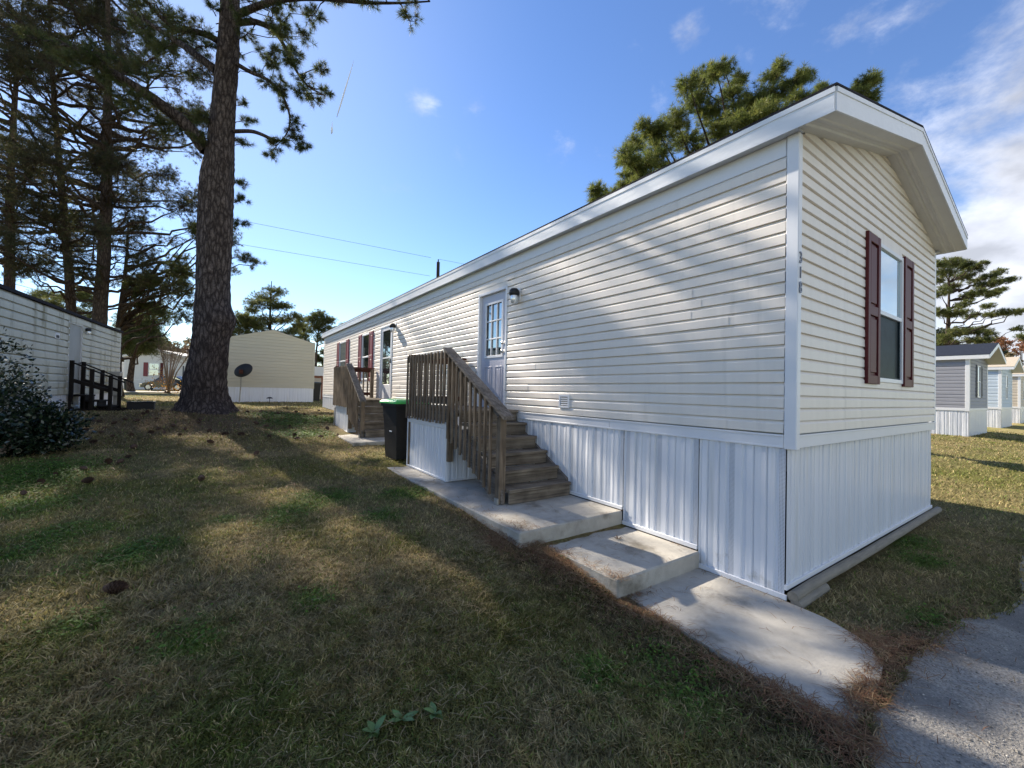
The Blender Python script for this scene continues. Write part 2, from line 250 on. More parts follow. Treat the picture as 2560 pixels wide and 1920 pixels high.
# ------------------------------------------------------------------ mesh building
class MB:
    def __init__(s): s.v = []; s.q = []; s.t = []; s.n = 0; s.cq = []; s.ct = []
    def add(s, v, q=None, t=None):
        v = np.asarray(v, float).reshape(-1, 3); s.v.append(v)
        if q is not None and len(q): s.q.append(np.asarray(q, int)+s.n)
        if t is not None and len(t): s.t.append(np.asarray(t, int)+s.n)
        s.n += len(v)
    def box(s, x0, x1, y0, y1, z0, z1, top=None):
        v = [(x0, y0, z0), (x1, y0, z0), (x1, y1, z0), (x0, y1, z0), (x0, y0, z1), (x1, y0, z1), (x1, y1, z1), (x0, y1, z1)]
        s.add(v, [(0, 3, 2, 1), (4, 5, 6, 7), (0, 1, 5, 4), (1, 2, 6, 5), (2, 3, 7, 6), (3, 0, 4, 7)])
    def bbox(s, x0, x1, y0, y1, z0, z1, b=.004):
        # box with chamfered edges
        xs, ys, zs = (x0, x1), (y0, y1), (z0, z1); V = []; idx = {}
        for i in range(2):
            for j in range(2):
                for k in range(2):
                    for a in range(3):
                        p = [xs[i], ys[j], zs[k]]; sg = [1 if q == 0 else -1 for q in (i, j, k)]
                        for c in range(3):
                            if c != a: p[c] += sg[c]*b
                        idx[(i, j, k, a)] = len(V); V.append(p)
        Q = []; T = []
        for a in range(3):
            o = [c for c in range(3) if c != a]
            for e in range(2):
                r = []
                for (p, q) in ((0, 0), (1, 0), (1, 1), (0, 1)):
                    t = [0, 0, 0]; t[a] = e; t[o[0]] = p; t[o[1]] = q; r.append(idx[(*t, a)])
                Q.append(r)
        for a in range(3):       # edges along axis a
            o = [c for c in range(3) if c != a]
            for p in range(2):
                for q in range(2):
                    t0 = [0, 0, 0]; t0[o[0]] = p; t0[o[1]] = q; t1 = list(t0); t1[a] = 1
                    Q.append([idx[(*t0, o[0])], idx[(*t1, o[0])], idx[(*t1, o[1])], idx[(*t0, o[1])]])
        for i in range(2):
            for j in range(2):
                for k in range(2): T.append([idx[(i, j, k, 0)], idx[(i, j, k, 1)], idx[(i, j, k, 2)]])
        s.add(V, Q, T)
    def prism(s, poly, axis, a0, a1):
        # polygon (2-D) extruded along axis
        n = len(poly); V = []
        for a in (a0, a1):
            for (p, q) in poly:
                c = [0, 0, 0]; o = [c_ for c_ in range(3) if c_ != axis]; c[o[0]] = p; c[o[1]] = q; c[axis] = a; V.append(c)
        Q = [(i, (i+1) % n, (i+1) % n+n, i+n) for i in range(n)]
        s.add(V, Q); base = s.n-2*n
        cen = np.mean(np.array(V[:n]), 0); cen2 = np.mean(np.array(V[n:]), 0)
        if n == 4: s.q.append(np.array([(0, 1, 2, 3), (4, 5, 6, 7)])+base)
        else:
            s.ng = getattr(s, 'ng', []); s.ng.append([base+i for i in range(n)]); s.ng.append([base+n+i for i in range(n)])
    def tube(s, pts, rad, k=8, caps=True, wob=0, rng=None):
        pts = np.asarray(pts, float); n = len(pts); rad = np.broadcast_to(rad, (n,)) if np.ndim(rad) < 2 else rad
        tg = np.gradient(pts, axis=0); tg /= np.linalg.norm(tg, axis=1)[:, None]+1e-12
        ref = np.array([0, 0, 1.]) if abs(tg[0][2]) < .9 else np.array([1., 0, 0])
        V = []
        for i in range(n):
            a = np.cross(tg[i], ref); a /= np.linalg.norm(a)+1e-12; b = np.cross(tg[i], a); ref = np.cross(a, tg[i])
            th = np.arange(k)*2*np.pi/k; r = rad[i]
            if wob: r = r*(1+wob*rng.standard_normal(k))
            V.append(pts[i]+np.outer(np.cos(th)*r, a)+np.outer(np.sin(th)*r, b))
        V = np.concatenate(V); i, j = np.meshgrid(np.arange(n-1), np.arange(k), indexing='ij'); j2 = (j+1) % k
        Q = np.stack([i*k+j, i*k+j2, (i+1)*k+j2, (i+1)*k+j], -1).reshape(-1, 4)
        s.add(V, Q)
        if caps:
            s.ng = getattr(s, 'ng', []); b0 = s.n-n*k; s.ng.append([b0+q for q in range(k)]); s.ng.append([b0+(n-1)*k+q for q in range(k)])
    def lathe(s, prof, cx, cy, k=20):
        V = []; n = len(prof)
        for (r, z) in prof:
            th = np.arange(k)*2*np.pi/k; V.append(np.stack([cx+r*np.cos(th), cy+r*np.sin(th), np.full(k, z)], 1))
        i, j = np.meshgrid(np.arange(n-1), np.arange(k), indexing='ij'); j2 = (j+1) % k
        s.add(np.concatenate(V), np.stack([i*k+j, i*k+j2, (i+1)*k+j2, (i+1)*k+j], -1).reshape(-1, 4))
    def xf(s, mtx):
        mtx = np.array(mtx); s.v = [v@mtx[:3, :3].T+mtx[:3, 3] for v in s.v]; return s
    def mesh(s, name, smooth=False, tint=None):
        me = bpy.data.meshes.new(name); V = np.concatenate(s.v); q = np.concatenate(s.q) if s.q else np.zeros((0, 4), int); t = np.concatenate(s.t) if s.t else np.zeros((0, 3), int)
        ng = getattr(s, 'ng', []); loops = np.concatenate([q.ravel(), t.ravel()]+[np.array(g) for g in ng]).astype(np.int32)
        sizes = np.concatenate([np.full(len(q), 4), np.full(len(t), 3), np.array([len(g) for g in ng], int)]).astype(np.int32)
        starts = np.concatenate([[0], np.cumsum(sizes)[:-1]]).astype(np.int32)
        me.vertices.add(len(V)); me.vertices.foreach_set('co', V.astype(np.float32).ravel())
        me.loops.add(len(loops)); me.loops.foreach_set('vertex_index', loops)
        me.polygons.add(len(sizes)); me.polygons.foreach_set('loop_start', starts)
        try: me.polygons.foreach_set('loop_total', sizes)
        except Exception: pass
        me.polygons.foreach_set('use_smooth', np.full(len(sizes), smooth, bool))
        me.update(calc_edges=True)
        if tint is not None:
            a = me.color_attributes.new('tint', 'FLOAT_COLOR', 'POINT'); c = np.ones((len(V), 4), np.float32); c[:, :3] = tint; a.data.foreach_set('color', c.ravel())
        if not smooth and len(V) < 60000: me.validate()
        return me
    def build(s, name, m, parent=None, smooth=False, tint=None, fix=True):
        me = s.mesh(name, smooth, tint)
        if fix and len(me.polygons) < 40000 and not smooth:
            import bmesh
            b = bmesh.new(); b.from_mesh(me); bmesh.ops.recalc_face_normals(b, faces=b.faces[:]); b.to_mesh(me); b.free()
        me.materials.append(M[m] if isinstance(m, str) else m)
        o = bpy.data.objects.new(name, me); C0.objects.link(o)
        if parent: o.parent = parent
        return o
def thing(name, label, cat, loc=(0, 0, 0), rz=0, group=None):
    o = bpy.data.objects.new(name, None); C0.objects.link(o); o.location = loc; o.rotation_euler = (0, 0, rz); o.empty_display_size = .2
    return tag(o, label, cat, group)
def tag(o, label, cat, group=None):
    o['label'] = label; o['category'] = cat
    if group: o['group'] = group
    return o
def struct(o, kind='structure'): o['kind'] = kind; return o

# ------------------------------------------------------------------ noise / terrain
def vnoise(x, y, seed=0):
    xi = np.floor(x).astype(np.int64); yi = np.floor(y).astype(np.int64); fx = x-xi; fy = y-yi
    fx = fx*fx*(3-2*fx); fy = fy*fy*(3-2*fy)
    def h(a, b):
        n = (a*374761393+b*668265263+seed*974634777) & 0x7fffffff; n = ((n ^ (n >> 13))*1274126177) & 0x7fffffff; n = n ^ (n >> 16); return (n & 0xffff)/65535.
    return (h(xi, yi)*(1-fx)+h(xi+1, yi)*fx)*(1-fy)+(h(xi, yi+1)*(1-fx)+h(xi+1, yi+1)*fx)*fy
def fbm(x, y, seed=0, o=4):
    r = 0; a = .5; t = 0
    for i in range(o): r = r+a*vnoise(x*2**i, y*2**i, seed+i*17); t += a; a *= .5
    return r/t
GY = [-60, -1.2, -.6, 0, .68, .85, 1.65, 2.7, 5, 7.3, 9, 12, 18, 24, 45, 120]; GZ = [-.06, -.035, -.03, -.028, -.022, .03, .17, .25, .295, .42, .49, .62, .74, .75, .9, 1.05]
def gz(x, y):
    x = np.asarray(x, float); y = np.asarray(y, float); g = np.interp(y, GY, GZ)
    f = np.clip((x-4.2)/2.5, 0, 1); f = f*f*(3-2*f); g = g*(1-.6*f)+.02*f
    g = g+.24*np.exp(-(((x+4.0)/2.4)**2+((y-13.0)/2.6)**2))
    m = np.clip((y-1.5)/3, 0, 1)*np.clip((-1.8-x)/1.5, 0, 1)
    g = g+(fbm(x*.35, y*.35, 5)-.5)*.16*m
    return g
def onG(u, v):
    r = CM@_d(u, v); z = .3
    for _ in range(30):
        p = CP+r*((z-CP[2])/r[2]); z = .5*z+.5*float(gz(p[0], p[1]))
    return p
TAN = np.array([.35, .275, .135]); GREEN = np.array([.12, .165, .032]); OLIVE = np.array([.225, .205, .06]); BROWN = np.array([.15, .098, .058]); VIVID = np.array([.11, .20, .028])
GPATCH = []
for (u, v, r) in [(700, 1300, .3), (740, 1275, .35), (560, 1300, .18), (820, 1240, .5), (1010, 1235, .45), (1060, 1225, .3), (1500, 1680, .22), (1730, 1730, .3), (1760, 1690, .2), (1650, 1640, .22), (350, 1370, .35), (300, 1400, .35), (60, 1200, .9), (130, 1170, .8), (60, 1270, .6), (730, 1060, 1.0),
                  (760, 1085, .9), (800, 1050, 1.1), (700, 1040, 1.3), (160, 1330, .4), (70, 1380, .35), (790, 1500, .2), (200, 1560, .2), (2250, 1350, .5), (2300, 1400, .35), (2350, 1560, .3), (470, 1600, .25), (950, 1290, .35)]:
    p = onG(u, v); GPATCH.append((p[0], p[1], r*.72))
def albedo(x, y, blade=False, rng=None):
    a = fbm(x*.55+3, y*.55, 1); b = fbm(x*2.3, y*2.3, 2); c = fbm(x*7, y*7, 3)
    k = np.clip((a*.6+b*.35+c*.25-.50)*4.5, 0, 1)[:, None]
    col = TAN*(1-k)+OLIVE*k
    g = np.clip((fbm(x*.8+9, y*.8+4, 7)*.6+b*.4-.52)*5, 0, 1)[:, None]*.65
    g = np.maximum(g, np.clip((x-4.5)/1, 0, 1)[:, None]*np.clip(1.6-(y+.8)*.45, .0, 1)[:, None]*.25)
    col = col*(1-g)+GREEN*g
    p = np.zeros(len(x))
    for (px, py, r) in GPATCH:
        d = np.sqrt((x-px)**2+(y-py)**2)/r; p = np.maximum(p, np.clip(1.35-d-(c-.5)*1.5, 0, 1))
    p = p[:, None]*.85; col = col*(1-p)+VIVID*p
    # straw and bare litter under the big pine and along the walk
    d = np.sqrt(((x+4)/4.2)**2+((y-12.3)/5)**2); s = (np.clip(1.3-d+(b-.5), 0, 1)*.75)[:, None]; col = col*(1-s)+BROWN*s
    d = np.abs(x+1.35)/.35; s = (np.clip(1.2-d+(c-.5)*1.6, 0, 1)*np.clip((3.2-y), 0, 1)*.8)[:, None]; col = col*(1-s)+BROWN*s
    s = (np.clip(1.2-np.abs(y+.72)/.14, 0, 1)*np.clip((x+1.5)*3, 0, 1)*np.clip((.7-x)*2, 0, 1))[:, None]; col = col*(1-s)+BROWN*s
    return col
def axis_pts(segs):
    r = [segs[0][0]]
    for (a, b, st) in segs:
        n = max(1, int(round((b-a)/st))); r += list(np.linspace(a, b, n+1)[1:])
    return np.array(r)
gx = axis_pts([(-400, -100, 30), (-100, -20, 5), (-20, -8, .6), (-8, .5, .11), (.5, 6, .25), (6, 30, 1.2), (30, 120, 6), (120, 500, 38)])
gy = axis_pts([(-60, -6, 6), (-6, -1.2, .3), (-1.2, 6, .09), (6, 16, .16), (16, 30, .5), (30, 60, 2), (60, 140, 8), (140, 500, 40)])
GX, GYY = np.meshgrid(gx, gy, indexing='ij'); gzz = gz(GX, GYY)+(fbm(GX*6, GYY*6, 11)-.5)*.025
b = MB(); nx, ny = GX.shape; i, j = np.meshgrid(np.arange(nx-1), np.arange(ny-1), indexing='ij')
b.add(np.stack([GX, GYY, gzz], -1), np.stack([i*ny+j, (i+1)*ny+j, (i+1)*ny+j+1, i*ny+j+1], -1).reshape(-1, 4))
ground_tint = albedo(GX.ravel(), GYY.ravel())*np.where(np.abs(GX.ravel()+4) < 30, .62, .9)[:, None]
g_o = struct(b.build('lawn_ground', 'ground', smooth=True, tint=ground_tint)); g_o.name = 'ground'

def flat_slab(name, poly, z1, z0, m, bev=0):
    b = MB(); b.prism(poly, 2, z0, z1); return struct(b.build(name, m))
rng = np.random.default_rng(4)
# street: wandering asphalt edge
ex = np.concatenate([np.linspace(-60, -6, 12), np.arange(-5.5, 7, .09), np.linspace(7.2, 300, 30)])
ey = np.interp(ex, [-60, -6, -3, -1.9, -1.45, -1.25, -.8, -.3, .05, .22, .84, 1.3, 1.84, 2.97, 7, 300], [-1.3, -1.3, -1.2, -.98, -.88, -.81, -.765, -.76, -.79, -.79, -.86, -1.03, -1.05, -.95, -1.0, -1.0])
ey = ey+(fbm(ex*5, ex*0, 3)-.5)*.04+(fbm(ex*22, ex*0, 8)-.5)*.02
b = MB(); n = len(ex); V = np.concatenate([np.stack([ex, ey, np.full(n, .004)], 1), np.stack([ex, np.full(n, -7.5), np.full(n, .004)], 1), np.stack([ex, ey, np.full(n, -.06)], 1)])
q = [(k, k+1, n+k+1, n+k) for k in range(n-1)]+[(k, 2*n+k, 2*n+k+1, k+1) for k in range(n-1)]
b.add(V, q); struct(b.build('street', 'asphalt'))
def roundslab(name, x0, x1, y0, y1, z0, z1, m='concrete'):
    b = MB(); b.bbox(x0, x1, y0, y1, z0, z1, .012); o = struct(b.build(name, m)); return o
roundslab('path', -1.42, -.012, 1.62, 5.45, .02, .31)
roundslab('path', -1.14, -.012, .71, 1.64, -.08, .155)
flat_slab('path', [(-.03, .72), (-.03, 0), (-.06, -.29), (-.15, -.5), (-.24, -.60), (-.42, -.70), (-.62, -.735), (-.9, -.75), (-1.2, -.775), (-1.19, -.49), (-1.13, -.1), (-1.05, .53), (-1.03, .72)], .008, -.1, 'concrete')
roundslab('path', -1.43, -.012, 7.3, 11.0, .3, .49)
struct(flat_slab('driveway', [(-40, 41.5), (3, 41.5), (3, 45), (-40, 45)], .93, .80, 'concrete'))

# ------------------------------------------------------------------ siding and skirting
def frame(O, u, n):
    O = np.array(O, float); u = np.array(u, float); n = np.array(n, float)
    return lambda s, off, z: O+u*s+n*off+np.array([0, 0, z])
def siding(b, F, z0, courses, pitch, span, openings=(), d=.022, rng=None, step=1.8, seams=True):
    for c in range(courses):
        za = z0+c*pitch; zb = za+pitch
        a, e = span(za, zb)
        if e-a < .02: continue
        segs = [(a, e)]
        for (o0, o1, oz0, oz1) in openings:
            if oz0 < zb-.02 and oz1 > za+.02:
                for (fz0, fz1) in ((max(za, oz1), zb), (za, min(zb, oz0))):
                    if fz1-fz0 > .004 and (oz1 < zb or oz0 > za) and za <= fz0 <= zb: b.add([F(o0, d*.9, fz0), F(o1, d*.9, fz0), F(o1, d*.9, fz1), F(o0, d*.9, fz1), F(o0, -.004, fz0), F(o1, -.004, fz0)], [(0, 1, 2, 3), (4, 5, 1, 0)])
                ns = []
                for (p, q) in segs:
                    if o1 <= p or o0 >= q: ns.append((p, q)); continue
                    if o0 > p: ns.append((p, o0))
                    if o1 < q: ns.append((o1, q))
                segs = ns
        for (p, q) in segs:
            cuts = [p, q]
            if seams and q-p > 3:
                off = rng.uniform(0, 3.66); cuts = [p]+[x for x in np.arange(off-3.66, q, 3.66) if p+.3 < x < q-.3]+[q]
            for k in range(len(cuts)-1):
                s0, s1 = cuts[k], cuts[k+1]+(.012 if k < len(cuts)-2 else 0); lift = .0017*(k % 2)
                m = max(1, int((s1-s0)/step)); ss = np.linspace(s0, s1, m+1); V = []
                for x in ss:
                    j = rng.uniform(-.0022, .0022); dz = rng.uniform(-.0016, .0016)
                    V += [F(x, -.004, za+dz), F(x, d+lift+j, za+dz), F(x, d*.95+lift+j, za+pitch*.70), F(x, -.002+lift, zb+dz+.001)]
                Q = []
                for i in range(m):
                    for t in range(3): Q.append((i*4+t, i*4+t+1, i*4+t+5, i*4+t+4))
                b.add(V, Q)
def skirt(b, bp, F, s0, s1, zb, zt, rng, pw=.4, flip=False):
    # vertical vinyl panels: three flutes and a perforated strip per panel; zb may be a function of s
    n = int(math.ceil((s1-s0)/pw)); prev = None
    prof = [(0, .004), (.045, .004), (.052, -.008), (.075, -.006), (.082, .005), (.13, .005), (.138, -.010), (.150, .004), (.185, -.001), (.235, .004), (.243, -.011), (.255, .004), (.30, .005), (.308, -.008), (.335, -.008), (.343, .004), (.40, .004)]
    for k in range(n):
        bow = rng.uniform(-.006, .008); tilt = rng.uniform(-.004, .004)
        base = s0+k*pw
        pts = [(base+a, o) for a, o in prof]
        tb = MB() if isinstance(bp, list) else bp
        if tb is not bp: bp.append(tb)
        for (i0, i1, tgt) in ((0, 1, tb), (1, len(pts)-1, b)):
            seg = [p for p in pts[i0:i1+1] if p[0] <= s1+1e-6]
            if len(seg) and len(seg) < i1-i0+1 and i0 > 0: seg.append((s1, .004))
            if len(seg) < 2: continue
            V = []; zs = 5
            for (s, o) in seg:
                z0 = zb(min(s, s1)) if callable(zb) else zb
                for q in range(zs):
                    f = q/(zs-1); zz = z0+(zt-z0)*f
                    V.append(F(s, o+.006+bow*math.sin(math.pi*f)*math.sin(math.pi*(s-base)/pw)+tilt*math.sin(7*f+k)*math.sin(math.pi*(s-base)/pw), zz))
            Q = []
            for i in range(len(seg)-1):
                for q in range(zs-1): Q.append((i*zs+q, (i+1)*zs+q, (i+1)*zs+q+1, i*zs+q+1))
            tgt.add(V, Q)
def fbox(b, F, s0, s1, o0, o1, z0, z1, bev=.003):
    t = MB(); t.bbox(s0, s1, o0, o1, z0, z1, min(bev, (s1-s0)*.3, (o1-o0)*.3, (z1-z0)*.3)); v = np.concatenate(t.v); v2 = np.array([F(p[0], p[1], p[2]) for p in v])
    b.add(v2, np.concatenate(t.q), np.concatenate(t.t))
def fpart(name, m, parent, F, boxes, bev=.003):
    b = MB()
    for x in boxes: fbox(b, F, *x, bev)
    return b.build(name, m, parent)
def window(parent, F, s0, s1, z0, z1, up='glass', lo='glass_dark', shut=None, sw=.37, zs=(0, 0), fr=.045, fm='trim', blinds=False):
    zm = (z0+z1)/2
    f = fpart('window', fm, parent, F, [(s0, s0+fr, -.02, .035, z0, z1), (s1-fr, s1, -.02, .035, z0, z1), (s0+fr, s1-fr, -.02, .033, z0, z0+fr), (s0+fr, s1-fr, -.02, .033, z1-fr, z1), (s0+fr, s1-fr, -.01, .030, zm-.02, zm+.025)])
    fpart('upper_pane', up, f, F, [(s0+fr, s1-fr, -.01, .012, zm+.025, z1-fr)], .001)
    fpart('lower_pane', lo, f, F, [(s0+fr, s1-fr, -.01, .004, z0+fr, zm-.02)], .001)
    fpart('lower_sash', 'glass_dark' if lo == 'glass_dark' else fm, f, F, [(s0+fr, s0+fr+.02, .004, .016, z0+fr, zm-.02), (s1-fr-.035, s1-fr, .004, .016, z0+fr, zm-.02), (s0+fr+.02, s1-fr-.035, .004, .015, z0+fr, z0+fr+.02)], .001)
    if shut:
        for (a, e) in ((s0-sw-.004, s0-.004), (s1+.004, s1+sw+.004)):
            za, zb = z0+zs[0], z1+zs[1]; st = sw*.18; zmid = (za+zb)/2-.02
            fpart('shutter', shut, parent, F, [(a, a+st, .015, .05, za, zb), (e-st, e, .015, .05, za, zb), (a+st, e-st, .015, .048, za, za+.09), (a+st, e-st, .015, .048, zb-.09, zb), (a+st, e-st, .015, .048, zmid-.05, zmid+.05),
                                               (a+st, e-st, .012, .028, za+.09, zmid-.05), (a+st, e-st, .012, .028, zmid+.05, zb-.09), (a+st+.03, e-st-.03, .02, .042, za+.12, zmid-.08), (a+st+.03, e-st-.03, .02, .042, zmid+.08, zb-.12)], .004)
def lamp(parent, F, s, z):
    base = fpart('wall_lamp', 'trim', parent, F, [(s-.05, s+.05, .008, .03, z-.095, z+.095)])
    b = MB(); c = F(s, .105, z+.02)
    b.lathe([(.012, .06), (.045, .055), (.07, .03), (.078, -.01), (.072, -.045), (.06, -.05), (.05, -.01), (.0, 0)], 0, 0, 16)
    b.xf(Matrix.Translation(Vector(c))); fbox(b, F, s-.02, s+.02, .028, .09, z, z+.04)
    b.build('lamp_hood', 'black', base, smooth=True)
    b = MB(); b.lathe([(.05, -.03), (.058, -.08), (.055, -.13), (.04, -.165), (.0, -.17)], 0, 0, 14); b.xf(Matrix.Translation(Vector(c))); b.build('lamp_shade', 'clear', base, smooth=True)
def make_roof(parent, x0, x1, y0, y1, zl, rise, fz=.19, m='shingle', fm='fascia', sm='soffit', wall_y=0.0, wall_x0=0.0, wall_x1=4.6, detail=True):
    xm = (x0+x1)/2; T = .012
    def zz(x): return zl+rise*(1-abs(x-xm)/(xm-x0))
    r = MB()                     # shingle sheet with thickness, 2 cm proud of the fascia
    a = .016
    prof = [(x0-a, zl+fz-.007), (xm, zl+rise+fz), (x1+a, zl+fz-.007), (x1+a, zl+fz+.010), (xm, zl+rise+fz+.016), (x0-a, zl+fz+.010)]
    V = [(p, y0-a, q) for p, q in prof]+[(p, y1+a, q) for p, q in prof]
    r.add(V, [(0, 1, 4, 5), (1, 2, 3, 4), (6, 7, 10, 11), (7, 8, 9, 10), (0, 6, 11, 5), (2, 8, 9, 3), (5, 4, 10, 11), (4, 3, 9, 10), (0, 1, 7, 6), (1, 2, 8, 7)])
    ro = r.build('roof', m, parent)
    f = MB()                     # side and rake fascias
    f.box(x0-T, x0, y0, y1, zl-.005, zl+fz-.01); f.box(x1, x1+T, y0, y1, zl-.005, zl+fz-.01)
    if detail:
        f.box(x0-T-.006, x0-T+.001, y0-.005, y1, zl+fz*.72, zl+fz-.012); f.box(x0-T-.005, x0-T+.001, y0-.004, y1, zl-.012, zl+.012)
    for (ya, yb) in ((y0-T, y0), (y1, y1+T)):
        for (xa, xb) in ((x0, xm), (xm, x1)):
            za, zb = zz(xa), zz(xb); V = []
            for y in (ya, yb): V += [(xa, y, za-.004), (xb, y, zb-.004), (xb, y, zb+fz-.008), (xa, y, za+fz-.008)]
            f.add(V, [(0, 1, 2, 3), (7, 6, 5, 4), (0, 4, 5, 1), (3, 2, 6, 7), (0, 3, 7, 4), (1, 5, 6, 2)])
            if detail and ya < y0:
                V = []
                for y in (ya-.006, ya+.001): V += [(xa, y, za+fz*.74), (xb, y, zb+fz*.74), (xb, y, zb+fz-.012), (xa, y, za+fz-.012)]
                f.add(V, [(0, 1, 2, 3), (7, 6, 5, 4), (0, 4, 5, 1), (3, 2, 6, 7), (0, 3, 7, 4), (1, 5, 6, 2)])
    f.build('fascia', fm, parent)
    s = MB()                     # soffits: ribbed panels under the gable overhang, strips under the eaves
    def off(y):
        t = (y-y0)/(wall_y-y0) if wall_y != y0 else 0
        return -.004 if abs(t-.36) < .04 or abs(t-.68) < .04 else (.010 if (abs(t-.44) < .03 or abs(t-.60) < .03) else .004)
    ys = np.linspace(y0, wall_y+.02, 26) if detail else np.array([y0, wall_y+.02])
    for (xa, xb) in ((x0, xm), (xm, x1)):
        V = []
        for y in ys:
            for k in range(7):
                x = xa+(xb-xa)*k/6; V.append((x, y, zz(x)+off(y)+(.004*math.sin(k*2.1+y*9) if detail else 0)))
        s.add(V, [(i*7+k, i*7+k+1, (i+1)*7+k+1, (i+1)*7+k) for i in range(len(ys)-1) for k in range(6)])
    s.build('soffit', sm, parent)
    e = MB()
    e.box(x0, wall_x0+.03, wall_y-.05, y1, zl+.002, zl+.012); e.box(wall_x1-.03, x1, wall_y-.05, y1, zl+.002, zl+.012)
    e.build('eave_soffit', 'perf' if detail else sm, parent)
    # plain triangular infill behind the siding
    b = MB(); b.prism([(x0+.06, zl+.02), (x1-.06, zl+.02), (xm, zl+rise+.02)], 1, wall_y+.1, y1-.35); b.build('attic_wall', sm, parent)
    return zz

# ------------------------------------------------------------------ the near home
rs = np.random.default_rng(11)
H = thing('mobile_home', 'long cream clapboard mobile home numbered 318 with white skirting and maroon shutters', 'mobile home')
FL = frame((0, 0, 0), (0, 1, 0), (-1, 0, 0)); W = 4.6; LEN = 17.85; GP = -.03
FG = frame((0, GP, 0), (1, 0, 0), (0, -1, 0)); P = .1016; Z0 = 1.315
D1 = (3.97, 4.86, 1.27, 3.27); D2 = (9.25, 10.2, 1.29, 3.30)
W2 = (11.24, 12.04, 1.84, 3.26); W3 = (13.98, 15.0, 1.84, 3.26)
b = MB(); siding(b, FL, Z0, 22, P, lambda a, e: (.015, LEN-.02), [D1, D2, W2, W3], rng=rs)
b.build('siding', 'siding', H)
b = MB()
def gspan(za, zb):
    z = za; x0 = .04; x1 = 4.56; r = 3.69
    if z > r: k = (z-r)/.61*2.3; x0 = max(x0, k-.09); x1 = min(x1, 4.69-k)
    return x0, x1
GWIN = (2.02, 2.93, 1.79, 3.29)
siding(b, FG, Z0, 30, P, gspan, [GWIN], rng=rs, seams=False, step=.9)
b.build('gable_siding', 'siding', H)
b = MB(); b.box(.07, W-.05, GP+.04, LEN-.05, 1.0, 3.75); b.build('wall_core', 'soffit', H)
fpart('frieze_board', 'trim', H, FL, [(.02, LEN, .0, .010, Z0+22*P, 3.70)])
# corner post straddles the corner, with the numerals on its street face
b = MB(); b.bbox(-.022, .045, -.078, .014, 1.188, 3.70, .006); b.build('corner_post', 'trim', H)
fpart('corner_trim', 'trim', H, FG, [(4.545, 4.60, 0, .022, 1.20, 3.70)])
fpart('far_corner_trim', 'trim', H, FL, [(LEN-.06, LEN, 0, .022, 1.20, 3.70)])
fpart('skirt_trim', 'trim', H, FL, [(.015, 1.83, 0, .020, 1.195, 1.30), (1.833, LEN, 0, .019, 1.195, 1.30), (.015, LEN, .018, .026, 1.285, 1.303), (.015, LEN, .016, .022, 1.195, 1.212)])
fpart('gable_skirt_trim', 'trim', H, FG, [(.046, 4.60, 0, .020, 1.195, 1.30), (.046, 4.60, .018, .026, 1.285, 1.303)])
def zb_long(s):
    if s < .73: return .025
    if s < 1.62: return .185
    if s < 5.5: return .335
    return float(gz(-.1, s))+.02
b = MB(); bp = []; skirt(b, bp, FL, .0, .728, .03, 1.20, rs); skirt(b, bp, FL, .736, 1.615, .185, 1.2, rs); skirt(b, bp, FL, 1.625, 5.5, .335, 1.2, rs); skirt(b, bp, FL, 5.5, LEN-.01, zb_long, 1.2, rs)
b.build('skirting', 'skirt', H); [x.build('perforated_strip', 'perf', H) for x in bp if x.n]
b = MB(); bp = []; FS = frame((0, .004, 0), (1, 0, 0), (0, -1, 0)); skirt(b, bp, FS, .0, 4.59, .105, 1.2, rs)
b.build('gable_skirting', 'skirt', H); [x.build('perforated_strip', 'perf', H) for x in bp if x.n]
fpart('skirt_channel', 'trim', H, FL, [(-.02, .729, .008, .026, .008, .048), (.734, 1.616, .008, .026, .166, .206), (1.624, 3.85, .008, .026, .32, .358)], .002)
fpart('skirt_channel', 'trim', H, FG, [(-.02, 4.61, -.028, -.008, .085, .125)], .002)
b = MB(); b.box(.03, W-.03, .05, LEN-.05, .0, 1.1); b.build('underfloor', 'black', H)
for q_ in ((.70, .732, .02, .19), (1.60, 1.624, .16, .345)):
    b = MB(); b.box(.001, .03, *q_); b.build('skirt_gap', 'black', H)
zr = make_roof(H, -.09, 4.69, -.33, LEN+.08, 3.70, .60, .185, wall_y=GP-.005)
# paint cuts between gable siding and soffit
window(H, FG, *GWIN[:2], GWIN[2], GWIN[3], up='glass_sky', lo='glass_dark', shut='shutter', sw=.385, zs=(-.03, .02))
window(H, FL, W2[0], W2[1], W2[2], W2[3], up='glass', lo='glass', shut='shutter_red', sw=.35, zs=(-.02, .02))
window(H, FL, W3[0], W3[1], W3[2], W3[3], up='glass', lo='glass', shut='shutter_red', sw=.35, zs=(-.02, .02))
